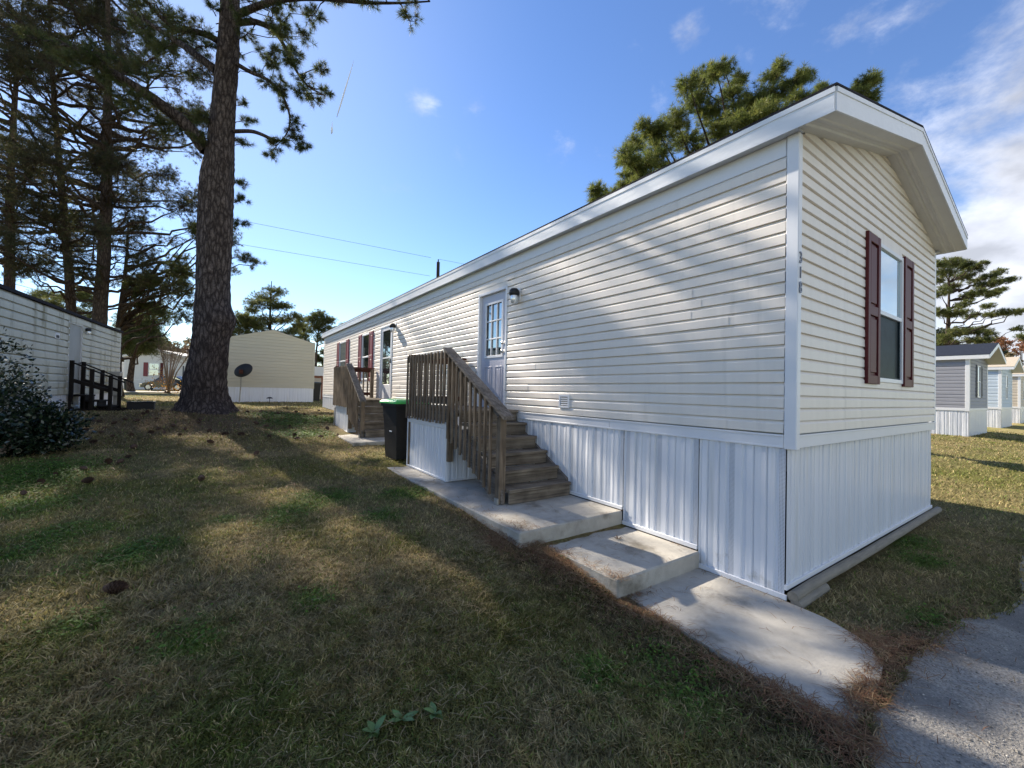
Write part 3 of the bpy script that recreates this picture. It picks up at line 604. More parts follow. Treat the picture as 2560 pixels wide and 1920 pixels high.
# front door: nine lites above two raised panels, set back in its frame
def door_nine(F, s0, s1, z0, z1):
    fr = .045
    fpart('door_frame', 'trim', H, F, [(s0, s0+fr, -.06, .03, z0, z1), (s1-fr, s1, -.06, .03, z0, z1), (s0+fr, s1-fr, -.06, .028, z1-fr, z1), (s0+fr, s1-fr, -.06, .05, z0, z0+.03)])
    a, e = s0+fr, s1-fr; ca, ce = a+.145, e-.145; gz0, gz1 = z0+.90, z0+1.80
    bx = [(a, ca, -.06, -.025, z0+.03, z1-fr), (ce, e, -.06, -.025, z0+.03, z1-fr), (ca, ce, -.06, -.025, z0+.03, gz0), (ca, ce, -.06, -.025, gz1, z1-fr)]
    d = fpart('front_door', 'door', H, F, bx, .001)
    fpart('lite_frame', 'trim', d, F, [(ca-.02, ca+.02, -.03, -.012, gz0-.02, gz1+.02), (ce-.02, ce+.02, -.03, -.012, gz0-.02, gz1+.02), (ca+.02, ce-.02, -.03, -.013, gz0-.02, gz0+.02), (ca+.02, ce-.02, -.03, -.013, gz1-.02, gz1+.02)]
          + [(ca+.02, ce-.02, -.04, -.02, gz0+(gz1-gz0)*k/3-.01, gz0+(gz1-gz0)*k/3+.01) for k in (1, 2)] + [(ca+(ce-ca)*k/3-.009, ca+(ce-ca)*k/3+.009, -.04, -.019, gz0+.02, gz1-.02) for k in (1, 2)], .002)
    fpart('door_glass', 'glass', d, F, [(ca, ce, -.055, -.042, gz0, gz1)], .001)
    for (p, q) in ((a+.13, a+.345), (e-.345, e-.13)):
        fpart('raised_panel', 'door', d, F, [(p, p+.02, -.025, -.017, z0+.18, z0+.74), (q-.02, q, -.025, -.017, z0+.18, z0+.74), (p+.02, q-.02, -.025, -.017, z0+.18, z0+.20), (p+.02, q-.02, -.025, -.017, z0+.72, z0+.74), (p+.05, q-.05, -.025, -.018, z0+.23, z0+.69)], .003)
    for (zk, r) in ((z0+.965, .032), (z0+1.10, .028)):
        k = MB(); k.lathe([(.0, .07), (r*.8, .068), (r, .05), (r*.7, .03), (.012, .02), (.012, .01), (r*1.1, .008), (r*1.1, 0)], 0, 0, 14)
        k.xf(Matrix.Translation(Vector(F(a+.06, -.025, zk)))@Matrix.Rotation(R(-90), 4, 'Y')); k.build('door_knob', 'metal', d, smooth=True)
door_nine(FL, *D1)
def door_storm(F, s0, s1, z0, z1):
    fr = .04
    d = fpart('storm_door', 'trim', H, F, [(s0, s0+fr, -.04, .035, z0, z1), (s1-fr, s1, -.04, .035, z0, z1), (s0+fr, s1-fr, -.04, .033, z1-fr, z1),
        (s0+fr, s0+.15, -.01, .02, z0, z1-fr), (s1-.15, s1-fr, -.01, .02, z0, z1-fr), (s0+.15, s1-.15, -.01, .02, z0, z0+.42), (s0+.15, s1-.15, -.01, .02, z1-.14, z1-fr)])
    fpart('storm_glass', 'glass', d, F, [(s0+.15, s1-.15, -.005, .006, z0+.42, z1-.14)], .001)
    fpart('glass_bar', 'trim', d, F, [(s0+.15, s1-.15, 0, .014, z0+1.12, z0+1.15)], .001)
    fpart('door_handle', 'black', d, F, [(s0+.07, s0+.11, .02, .05, z0+.98, z0+1.10)])
door_storm(FL, *D2)
lamp(H, FL, 3.67, 3.07); lamp(H, FL, 9.02, 3.18)
fpart('wall_vent', 'trim', H, FL, [(2.50, 2.53, .01, .034, 1.40, 1.57), (2.67, 2.70, .01, .034, 1.40, 1.57), (2.53, 2.67, .01, .033, 1.40, 1.425), (2.53, 2.67, .01, .033, 1.545, 1.57)]+[(2.53, 2.67, .02, .031, 1.437+k*.027, 1.450+k*.027) for k in range(4)], .002)
fpart('vent_recess', 'galv', H, FL, [(2.51, 2.69, .01, .026, 1.41, 1.56)], .001)
fpart('meter_spike', 'black', H, FL, [(3.2, 3.202, .0, .002, 3.6, 3.602)]) if False else None
# numerals
for k, ch in enumerate('318'):
    cu = bpy.data.curves.new('digit', 'FONT'); cu.body = ch; cu.size = .125; cu.extrude = .003; cu.align_x = 'CENTER'; cu.align_y = 'CENTER'
    to = bpy.data.objects.new('digit', cu); C0.objects.link(to); dg = bpy.context.evaluated_depsgraph_get(); me = bpy.data.meshes.new_from_object(to.evaluated_get(dg))
    bpy.data.objects.remove(to); me.materials.clear(); me.materials.append(M['number']); o = bpy.data.objects.new('house_number', me); C0.objects.link(o); o.parent = H
    o.location = (.012, -.083, 2.70-k*.118); o.rotation_euler = (R(90), 0, 0); o.scale = (.85, 1.05, 1)
# landscape timbers
def timber(x0, x1, y, z, r, lab):
    t = MB(); xs = np.linspace(x0, x1, 14); t.tube([(x, y+.004*math.sin(x*2), z+.003*math.sin(x*3.1)) for x in xs], [r*(1+.03*math.sin(x*7)) for x in xs], 14)
    return tag(t.build('landscape_timber', 'timber', smooth=False), lab, 'timber', 'round timbers laid against the street end of the skirting')
timber(-.02, 4.72, -.062, .055, .040, 'long upper round timber lying against the gable skirting')
timber(-.02, .55, -.085, -.005, .042, 'short lower round timber half sunk in grass in front of the long one')

# ------------------------------------------------------------------ porches
def porch(dy, zs, nst, lab, seed):
    q = np.random.default_rng(seed); T = thing('porch_steps', lab, 'porch', (0, dy, 0), 0, 'wooden porches against the long wall')
    zd = 1.325; y0 = 3.60; yb = 5.32; rise = (zd-zs)/(nst+1) if nst else .17; run = .237; xo = -1.07
    def part(n, boxes, m, bev=.004, jit=0):
        b = MB()
        for B in boxes: b.bbox(*B, bev)
        return b.build(n, m, T)
    part('deck', [(-1.03, -.03, y0+k*.142, y0+k*.142+.136, zd-.038, zd+.0005*k) for k in range(12)], 'wood_x')
    ys = y0
    for k in range(nst):
        zt = zd-(k+1)*rise; ya = y0-(k+1)*run
        part('step', [(-.985, -.04, ya, ya+.132, zt-.038, zt), (-.985, -.04, ya+.138, ya+.262, zt-.038, zt-.001), (-.975, -.045, ya+.022, ya+.048, zt-rise+.002, zt-.040)], 'wood_x', .005)
    part('deck_riser', [(-.975, -.045, y0+.022, y0+.048, zd-rise+.002, zd-.040)], 'wood_x')
    yl = y0-nst*run                     # nose of the lowest step
    # stringers (sloped boards)
    for xs in (-1.035, -.035):
        b = MB(); zt0 = zd-.05; V = []
        for x in (xs-.018, xs+.018): V += [(x, y0+.28, zd-.30), (x, y0+.28, zd-.06), (x, yl+.09, zs+.20), (x, yl+.06, zs+.004), (x, yl+.26, zs+.004)]
        b.add(V, [(0, 1, 2, 3), (5, 8, 7, 6)], [(0, 3, 4), (5, 9, 8)]); b.q.append(np.array([(0, 5, 6, 1), (1, 6, 7, 2), (2, 7, 8, 3), (3, 8, 9, 4), (4, 9, 5, 0)])+b.n-10)
        b.build('stringer', 'wood_y', T)
    # skirt boxes round the landing
    FF = frame((-1.055, 0, 0), (0, 1, 0), (-1, 0, 0)); b = MB(); bp_ = MB(); skirt(b, b, FF, 3.86, yb, zs+.02, 1.06, q); skirt(b, b, frame((0, 3.865, 0), (1, 0, 0), (0, -1, 0)), -1.05, -.55, zs+.02, .98, q)
    b.build('porch_skirt', 'skirt', T)
    fpart('skirt_edge', 'trim', T, FF, [(3.85, yb+.01, .0, .022, 1.055, 1.145), (3.85, 3.885, .002, .024, zs+.005, 1.055), (yb-.03, yb+.01, .002, .024, zs+.005, 1.055), (3.885, yb-.03, .002, .022, zs+.005, zs+.035)], .003)
    fpart('skirt_edge', 'trim', T, frame((0, 3.863, 0), (1, 0, 0), (0, -1, 0)), [(-1.05, -.55, .0, .02, .97, 1.04), (-1.06, -1.02, .002, .022, zs+.005, .97), (-1.02, -.55, .002, .02, zs+.005, zs+.03)], .003)
    part('rim_joist', [(-1.052, -1.034, y0+.03, yb, 1.12, 1.287), (-1.03, -.05, yb-.035, yb, 1.12, 1.287)], 'wood_y')
    for (px, py, z0) in ((-1.03, 3.845, .60), (-1.03, yb-.06, zs+.02), (-.10, yb-.06, 1.325)):
        part('post', [(px-.044, px+.044, py-.044, py+.044, z0, 2.13)], 'wood_z', .006)
    # newel
    part('newel_post', [(-1.075, -.987, yl+.085, yl+.173, zs+.002, 1.30)], 'wood_z', .006)
    fpart('post_bracket', 'galv', T, frame((0, 0, 0), (1, 0, 0), (0, 1, 0)), [(-1.10, -1.077, yl+.08, yl+.15, zs, zs+.07)], .003)
    part('top_rail', [(-1.10, -1.062, 3.80, yb+.02, 2.05, 2.135)], 'wood_y'); part('lower_rail', [(-1.074, -1.036, 3.89, yb-.1, 1.40, 1.485)], 'wood_y')
    k = 0; n = 13
    for k in range(n):
        y = 3.885+k*(yb-3.93)/(n-1)+q.uniform(-.004, .004); w_ = .044; z0 = 1.125+q.uniform(-.012, .006); zt = 2.155+q.uniform(-.008, .008)
        b = MB(); x1 = -1.102; x0 = x1-.022
        V = []
        for yy in (y-w_/2, y+w_/2): V += [(x0, yy, z0), (x1, yy, z0), (x1, yy, zt), (x0+.004, yy, zt-.006), (x0, yy, zt-.035)]
        b.add(V, [(0, 1, 6, 5), (1, 2, 7, 6), (2, 3, 8, 7), (3, 4, 9, 8), (4, 0, 5, 9), (0, 4, 2, 1), (5, 6, 7, 9)], [(4, 3, 2), (9, 7, 8)])
        a = R(q.uniform(-.5, .5)); c = Vector((x0, y, 1.6)); b.xf(Matrix.Translation(c)@Matrix.Rotation(a, 4, 'X')@Matrix.Translation(-c)); b.build('baluster', 'wood_z', T)
    # sloped handrail with cap, running down past the newel
    ya, za = 3.87, 2.195; ye = yl-.09; ze = 1.325; sl_ = (za-ze)/(ya-ye)
    def rail(nm, xa, xb, dz0, dz1, m, y_a=ya, y_e=ye):
        b = MB(); V = []
        for x in (xa, xb):
            for (y, d) in ((y_a, dz0), (y_a, dz1), (y_e, dz1), (y_e, dz0)): V.append((x, y, za-(ya-y)*sl_+d))
        b.add(V, [(0, 1, 2, 3), (7, 6, 5, 4), (0, 4, 5, 1), (1, 5, 6, 2), (2, 6, 7, 3), (3, 7, 4, 0)]); return b.build(nm, m, T)
    rail('handrail', -1.15, -1.01, -.038, 0, 'wood_y'); rail('handrail_board', -1.10, -1.064, -.13, -.041, 'wood_y', ya-.02, yl+.09)
    nb = 10 if nst == 5 else 8
    for k in range(nb):
        y = 3.74-(k)*(3.74-(yl+.22))/(nb-1); zt = za-(ya-y)*sl_-.06; f = (3.78-y)/(3.78-(yl+.1)); zbm = (.98*(1-f)+(zs+.06)*f)-.02+q.uniform(-.01, .01)
        part('baluster', [(-1.134, -1.104, y-.017, y+.017, zbm, zt)], 'wood_z', .003)
    # end rail towards the wall
    part('end_rail', [(-.985, -.15, yb-.08, yb-.04, 2.05, 2.135)], 'wood_red', .004); part('end_rail', [(-.985, -.15, yb-.08, yb-.04, 1.40, 1.485)], 'wood_red', .004); part('end_rail_cap', [(-1.09, -.05, yb-.13, yb+.01, 2.14, 2.176)], 'wood_red', .004)
    for k in range(7):
        x = -.90+k*.115; part('baluster', [(x-.018, x+.018, yb-.038, yb-.004, 1.36, 2.135)], 'wood_z', .003)
    return T
porch(0, .312, 5, 'nearer weathered wooden porch with six risers beside the nine pane door', 5)
porch(5.40, .492, 4, 'farther weathered wooden porch below the full glass storm door', 6)

# ------------------------------------------------------------------ wheeled bins
def bin_(x, y, z, rz, lab, lid, body='black', s=1.0):
    T = thing('wheeled_bin', lab, 'bin', (x, y, z), rz, 'wheeled rubbish bins')
    b = MB(); V = []
    for (hx, hy, zz) in ((.22, .25, .03), (.245, .275, .6), (.27, .30, .93), (.30, .325, .93), (.30, .325, .99)): V += [(-hx, -hy, zz), (hx, -hy, zz), (hx, hy, zz), (-hx, hy, zz)]
    b.add(V, [(0, 3, 2, 1)]+[(4*i+k, 4*i+(k+1) % 4, 4*i+4+(k+1) % 4, 4*i+4+k) for i in range(4) for k in range(4)]+[(16, 17, 18, 19)]); b.xf(Matrix.Scale(s, 4)); b.build('body', body, T)
    b = MB(); V = []
    for (h, g, zz) in ((.315, .34, .985), (.315, .34, 1.015), (.27, .29, 1.05), (.15, .18, 1.065)): V += [(-h, -g, zz), (h, -g, zz), (h, g, zz), (-h, g, zz)]
    b.add(V, [(0, 3, 2, 1)]+[(4*i+k, 4*i+(k+1) % 4, 4*i+4+(k+1) % 4, 4*i+4+k) for i in range(3) for k in range(4)]+[(12, 13, 14, 15)]); b.xf(Matrix.Scale(s, 4)); b.build('lid', lid, T)
    for sx in (-1, 1):
        b = MB(); b.tube([(sx*.22, .27, .11), (sx*.28, .27, .11)], .11, 18); b.xf(Matrix.Scale(s, 4)); b.build('wheel', 'rubber', T)
    b = MB(); b.tube([(-.22, .37, .94), (.22, .37, .94)], .016, 8); b.xf(Matrix.Scale(s, 4)); b.build('handle', body, T)
    return T
T = bin_(-.90, 5.92, float(gz(-.8, 5.9))-.01, R(-84), 'black wheeled bin with bright green lid behind the nearer porch', 'green_lid', s=1.02)
b = MB(); b.bbox(-.05, .05, .0, .004, 0, .022, .001); b.xf(Matrix.Translation((.02, -.279, .5))); b.build('white_mark', 'white', T)
b_far = bin_(1.15, 26.4, .74, 0, 'dark bin standing between the cream home and the brick shed', 'dark_green', s=1.1)
p = at(320, 976, 41); bin_(p[0], p[1], .88, 0, 'dark bin at the corner of the white home in the distance', 'dark_green', body='dark_green', s=1.1)

# ------------------------------------------------------------------ other homes
def home(lab, x0, y0, zg, wd, ln, rz, mats, win=None, ovh=.30, fascia=.16, z_s=1.2, z_e=3.68, rise=.62, roof='shingle', seed=1, gable_win=None, shut=None, skirtm='skirt', pitch=P*2, side_ops=(), parent_only=False, wz=1.79, ex=.09):
    q = np.random.default_rng(seed); T = thing('mobile_home', lab, 'mobile home', (x0, y0, 0), rz, 'other mobile homes of the park')
    F1 = frame((0, 0, 0), (0, 1, 0), (-1, 0, 0)); F2 = frame((0, 0, 0), (1, 0, 0), (0, -1, 0)); nc = int((z_e-z_s-.1)/pitch)
    b = MB(); siding(b, F1, z_s+.1, nc, pitch, lambda a, e: (0, ln), side_ops, rng=q, step=4, d=.02, seams=False); F3 = frame((wd, 0, 0), (0, 1, 0), (1, 0, 0)); siding(b, F3, z_s+.1, nc, pitch, lambda a, e: (0, ln), rng=q, step=6, d=.02, seams=False)
    def gs(za, zb):
        if za <= z_e: return 0, wd
        k = (za-z_e)/rise*wd/2; return k, wd-k
    siding(b, F2, z_s+.1, nc+int(rise/pitch)+1, pitch, gs, [gable_win+(wz, wz+1.45)] if gable_win else [], rng=q, step=3, d=.02, seams=False)
    b.build('siding', mats[0], T)
    b = MB(); b.box(.03, wd-.03, .03, ln-.03, zg-.4, z_e); b.build('wall_core', mats[0], T)
    for B_ in ((-.03, .10, -.03, .10, z_s-.02, z_e), (wd-.08, wd+.03, -.03, .08, z_s-.02, z_e)): fpart('corner_post', mats[1], T, frame((0, 0, 0), (1, 0, 0), (0, 1, 0)), [B_])
    fpart('trim_band', mats[1], T, F1, [(.1, ln, 0, .03, z_s, z_s+.11)]); fpart('trim_band', mats[1], T, F2, [(.1, wd-.08, 0, .03, z_s, z_s+.11)])
    b = MB(); skirt(b, b, F1, 0, ln, zg-.1, z_s, q); skirt(b, b, F2, 0, wd, zg-.1, z_s, q); skirt(b, b, F3, 0, ln, zg-.1, z_s, q); b.build('skirting', skirtm, T)
    make_roof(T, -ex, wd+ex, -ovh, ln+ovh, z_e, rise, fascia, roof, mats[1], 'soffit', 0, 0, wd, detail=False)
    if gable_win: window(T, F2, gable_win[0], gable_win[1], wz, wz+1.45, up='glass', lo=win or 'glass', shut=shut, sw=.3, fm='trim')
    return T, F1, F2
GRP = None
home('grey sided mobile home with navy roof and dark shutters across the grass to the right', 22.6, 2.05, .09, 4.5, 17, 0, ('greyside', 'trim'), gable_win=(1.75, 2.65), shut='dark_shutter', win='glass_white', roof='shingle_navy', seed=3, rise=.66, ovh=.6, pitch=P*1.5, fascia=.17, z_e=3.42)
home('pale blue mobile home with tan roof, second beyond the near home', 33.6, 2.25, .09, 4.5, 17, 0, ('blueside', 'trim'), gable_win=(1.7, 2.5), roof='shingle_tan', seed=4, rise=.7, ovh=.5, pitch=P*2, z_e=3.5)
home('tan mobile home at the right edge, farthest of the row', 43.6, 2.35, .09, 4.5, 17, 0, ('tanside', 'trim'), gable_win=(1.7, 2.5), roof='shingle_tan', seed=5, rise=.7, ovh=.5, pitch=P*2, z_e=3.5)
home('cream sided home with a plain windowless gable end behind the big pine', -3.38, 24, .72, 4.05, 14, 0, ('cream', 'cream'), seed=6, rise=.58, ovh=.02, z_s=1.52, z_e=3.90, roof='shingle', fascia=.10, pitch=P*1.6, ex=.03)
# left neighbour: far corner at (-7.0,21.6), its long wall runs towards the camera
LL = 15.0; ang = math.atan2(-.70, 8.9)
def left_home():
    ln = LL; T = thing('mobile_home', 'mildew streaked old mobile home on the left with a grey side door', 'mobile home', (-7.0, 21.65, 0), ang, 'other mobile homes of the park')
    F = frame((0, 0, 0), (0, -1, 0), (1, 0, 0)); q = np.random.default_rng(8); dr = (4.22, 5.22, 1.25, 3.38)
    b = MB(); siding(b, F, 1.22, 12, .2, lambda a, e: (0, ln), [dr], rng=q, step=3, d=.045); F4 = frame((-4.5, 0, 0), (1, 0, 0), (0, 1, 0)); siding(b, F4, 1.22, 14, .2, lambda a, e: (0, 4.5) if a < 3.6 else ((a-3.62)*4, 4.5-(a-3.62)*4), rng=q, step=3, d=.045)
    b.build('siding', 'old_siding', T)
    b = MB(); b.box(-4.45, -.05, -ln, -.05, .2, 3.6); b.build('wall_core', 'old_siding', T)
    fpart('corner_trim', 'trim', T, F, [(0, .07, 0, .035, 1.2, 3.64)]); fpart('door_trim', 'trim', T, F, [(dr[0]-.06, dr[0], 0, .035, 1.22, 3.42), (dr[1], dr[1]+.06, 0, .035, 1.22, 3.42), (dr[0], dr[1], 0, .034, 3.36, 3.42)])
    d = fpart('side_door', 'old_door', T, F, [(dr[0], dr[1], -.04, .008, 1.22, 3.36)]); k = MB(); k.tube([F(dr[0]+.1, .0, 2.2), F(dr[0]+.1, .07, 2.2)], .03, 10); k.build('door_knob', 'metal', d)
    fpart('wall_vent', 'trim', T, F, [(5.95, 6.25, .02, .05, 2.80, 2.96)]); fpart('vent_hole', 'black', T, F, [(6.0, 6.2, .045, .054, 2.82, 2.90)]); lamp(T, F, 3.95, 3.28)
    b = MB(); bp = MB(); skirt(b, b, F, 0, ln, .3, 1.2, q); skirt(b, b, F4, 0, 4.5, .4, 1.2, q); b.build('skirting', 'skirt', T)
    r = MB(); V = []
    for y in (.12, -ln-.1): V += [(.08, y, 3.62), (-2.25, y, 4.05), (-4.6, y, 3.62), (-4.6, y, 3.70), (-2.25, y, 4.13), (.08, y, 3.70)]
    r.add(V, [(0, 1, 4, 5), (1, 2, 3, 4), (6, 7, 10, 11), (7, 8, 9, 10), (5, 4, 10, 11), (4, 3, 9, 10), (0, 6, 11, 5), (2, 8, 9, 3), (0, 1, 7, 6), (1, 2, 8, 7)]); r.build('roof', 'shingle', T)
    # wooden steps belong beside it as a thing of their own
    S = thing('wooden_steps', 'dark stained wooden steps with railings at the grey side door', 'steps', (-7.0, 21.65, 0), ang); zg = .62
    def P_(n, B, m='wood_dark'):
        b = MB(); [b.bbox(*x, .005) for x in B]; return b.build(n, m, S)
    P_('deck', [(.03, .42, -5.1, -4.28, 1.15, 1.20)]); P_('deck_skirt', [(.36, .40, -5.1, -4.28, .5, 1.15)])
    for k in range(3): P_('step', [(.40+k*.28, .72+k*.28, -5.1, -4.28, .99-k*.17, 1.04-k*.17), (.66+k*.28, .69+k*.28, -5.1, -4.28, .80-k*.17, .99-k*.17)])
    P_('base_board', [(.1, 1.34, -5.16, -5.12, .5, .78)]); P_('base_board', [(.1, 1.34, -4.26, -4.22, .5, .78)])
    for y in (-5.17, -4.21):
        for (x, z1) in ((.10, 2.24), (.55, 2.0), (.98, 1.82)):
            P_('post', [(x-.045, x+.045, y-.045, y+.045, zg-.2, z1)])
        for (z0, z1, h_, nm) in ((2.22, 1.62, .04, 'handrail'), (1.72, 1.26, .11, 'lower_rail')):
            b = MB(); xe = 1.32 if nm == 'handrail' else 1.0; ze = z0-(z0-z1)*((xe-.06)/1.26); V = []
            for yy in (y-.05, y+.05): V += [(.06, yy, z0-h_), (.06, yy, z0), (xe, yy, ze), (xe, yy, ze-h_)]
            b.add(V, [(0, 1, 2, 3), (7, 6, 5, 4), (0, 4, 5, 1), (1, 5, 6, 2), (2, 6, 7, 3), (3, 7, 4, 0)]); b.build(nm, 'wood_dark', S)
    m = thing('meter_box', 'grey electric meter box on a post behind the dark steps', 'meter box', (-7.0, 21.65, 0), ang)
    b = MB(); b.bbox(.25, .55, -2.2, -1.9, 1.1, 2.0, .02); b.build('cabinet', 'galv', m); b = MB(); b.bbox(.34, .46, -2.1, -2.0, .5, 1.1, .01); b.build('post', 'galv', m)
left_home()
# white double-wide far left
def white_home():
    d = 45.; p = at(309, 975, d); q_ = at(470, 972, d+1.5); vx = q_[:2]-p[:2]; wd = float(np.linalg.norm(vx)); rz = math.atan2(vx[1], vx[0])
    T, F1, F2 = home('distant white home with one red shutter and a window behind the bare shrub', p[0], p[1], .88, wd, 14, rz, ('whiteside', 'white'), seed=9, rise=.75, z_s=1.9, z_e=4.35, ovh=.25, roof='white', pitch=.3, fascia=.22, skirtm='whiteside')
    k = wd/161.
    fpart('shutter', 'shutter_red', T, F2, [((356-309)*k, (367-309)*k, .02, .06, 2.35, 3.85)]); f = fpart('window', 'white', T, F2, [((369-309)*k, (396-309)*k, .02, .06, 2.45, 3.8)]); fpart('pane', 'glass_white', f, F2, [((371-309)*k, (382-309)*k, .05, .07, 3.15, 3.75), ((383-309)*k, (394-309)*k, .05, .07, 3.15, 3.75), ((371-309)*k, (394-309)*k, .05, .07, 2.5, 3.08)])
    fpart('shutter', 'shutter', T, F2, [((398-309)*k, (405-309)*k, .02, .06, 2.35, 3.85)]); fpart('window', 'dark_shutter', T, F2, [((455-309)*k, (458-309)*k, .02, .06, 2.3, 3.6)])
white_home()
p = at(299, 976, 52); W2b, _a, _b = home('plain white home wing just past the corner of the mildewed home', p[0]-4.0, p[1], .9, 5.0, 8, 0, ('whiteside', 'white'), seed=19, rise=.3, z_s=1.9, z_e=3.9, ovh=.1, roof='white', pitch=.3, skirtm='whiteside')
# brick shed right of the cream home
S = thing('shed', 'small brick shed with a white roof behind the cream home', 'shed', (1.25, 29.0, 0))
b = MB(); b.box(.0, 1.9, 0, 2.6, .6, 2.35); b.build('wall', 'brick', S); b = MB(); b.prism([(-.35, 2.35), (2.0, 2.35), (1.9, 2.45), (1.7, 2.95), (-.35, 2.95)], 1, -.15, 2.8); b.build('roof', 'white', S)
b = MB(); b.box(.05, .75, -.03, -.001, .8, 2.2); b.build('door', 'tanside', S)
S = thing('white_shed', 'low white outbuilding roof peeking over the brick shed', 'shed', (.5, 36, 0)); b = MB(); b.prism([(-1, 2.6), (2.2, 2.6), (.6, 3.3)], 1, 0, 4); b.build('roof', 'white', S); b = MB(); b.box(-.9, 2.1, .1, 3.9, .7, 2.6); b.build('wall', 'whiteside', S)

# ------------------------------------------------------------------ yard objects
p = at(598, 1005, 20.8); zg = .74
D = thing('satellite_dish', 'dark oval satellite dish on a leaning post before the cream gable', 'satellite dish', (p[0], p[1], zg))
hd = at(606, 924, 20.6)-np.array([p[0], p[1], zg])
b = MB(); b.tube([(0, 0, -.05), (.03, 0, .6), (hd[0]-.03, hd[1]+.1, hd[2]-.1)], .03, 8); b.build('mast', 'galv', D)
b = MB(); V = []; K = 24
for (r, h) in ((.02, 0), (.5, .02), (.8, .06), (1, .10)):
    for k in range(K): a = 2*math.pi*k/K; V.append((.43*r*math.cos(a), -h, .34*r*math.sin(a)))
b.add(V, [(i*K+k, i*K+(k+1) % K, (i+1)*K+(k+1) % K, (i+1)*K+k) for i in range(3) for k in range(K)])
b.xf(Matrix.Translation(Vector(hd))@Matrix.Rotation(R(160), 4, 'Z')@Matrix.Rotation(R(25), 4, 'Y')@Matrix.Rotation(R(20), 4, 'X')); b.build('dish', 'black', D, smooth=True)
b = MB(); b.bbox(-.08, .08, -.02, .12, -.12, .08, .01); b.xf(Matrix.Translation(Vector(hd)+Vector((-.06, -.12, -.08)))); b.build('bracket', 'wood_red', D)
p = onG(666, 1007); D = thing('garden_light', 'little black mushroom shaped path light in front of the cream skirting', 'garden light', (p[0], p[1]-1.5, .74))
b = MB(); b.tube([(0, 0, 0), (0, 0, .28)], .014, 6); b.build('stake', 'black', D); b = MB(); b.lathe([(0, .34), (.06, .33), (.14, .28), (.14, .265), (0, .265)], 0, 0, 14); b.build('cap', 'black', D)
p = onG(353, 1024); D = thing('cable_box', 'low black box on the grass between the dark steps and the big pine', 'box', (p[0], p[1], float(gz(p[0], p[1])))); b = MB(); b.bbox(-.35, .35, -.2, .2, -.05, .24, .02); b.build('body', 'black', D); b = MB(); b.bbox(-.37, .37, -.22, .22, .24, .27, .01); b.build('cover', 'black', D)
p = at(1094, 720, 34); D = thing('utility_pole', 'dark utility pole top rising over the roof of the near home', 'utility pole', (p[0], p[1], 1)); b = MB(); tp = at(1096, 655, 34); b.tube([(0, 0, 0), (0, 0, tp[2]-1)], [.16, .13], 12); b.build('pole', 'pole', D)
b = MB(); b.tube([(0, 0, tp[2]-1), (0, 0, tp[2]-.78)], .05, 8); b.build('insulator', 'pole', D)
def wire(pts, lab, r=.011, n=24):
    P0 = [at(*q) for q in pts]; P0 = np.array(P0); out_ = []
    for a, c in zip(P0[:-1], P0[1:]):
        for t in np.linspace(0, 1, n): out_.append(a*(1-t)+c*t-np.array([0, 0, .0]))
    b = MB(); b.tube(out_[::2], r, 5); return tag(b.build('power_line', 'cable'), lab, 'wire', 'overhead wires')
wire([(-60, 400, 26), (300, 485, 28), (590, 549, 30), (1097, 648, 34)], 'upper thin overhead wire reaching the utility pole')
wire([(1097, 648, 34), (1180, 664, 38), (1600, 740, 60)], 'short overhead wire running right from the utility pole behind the roof')
wire([(-60, 485, 26), (300, 555, 28), (625, 615, 30), (1093, 693, 34)], 'lower thin overhead wire reaching the utility pole')
wire([(-40, 690, 20), (60, 716, 21), (150, 742, 22.5)], 'drooping wire just above the roof of the mildewed home', .012)
# contrails, far up
for (a, c, w0, w1, lab) in (((885, 150), (842, 293), 7, 8, 'longer thin contrail in the blue sky'), ((831, 303), (829, 335), 5, 11, 'short stubby contrail below the longer one')):
    A = at(*a, 3500); Bp = at(*c, 3500); b = MB(); b.tube([A+(Bp-A)*t for t in np.linspace(0, 1, 8)], np.array([.5, .5*w0, .8*w0, w0, w1, w1, w1*.9, .3*w1])*.75, 8); tag(b.build('contrail', 'contrail', smooth=True), lab, 'contrail')
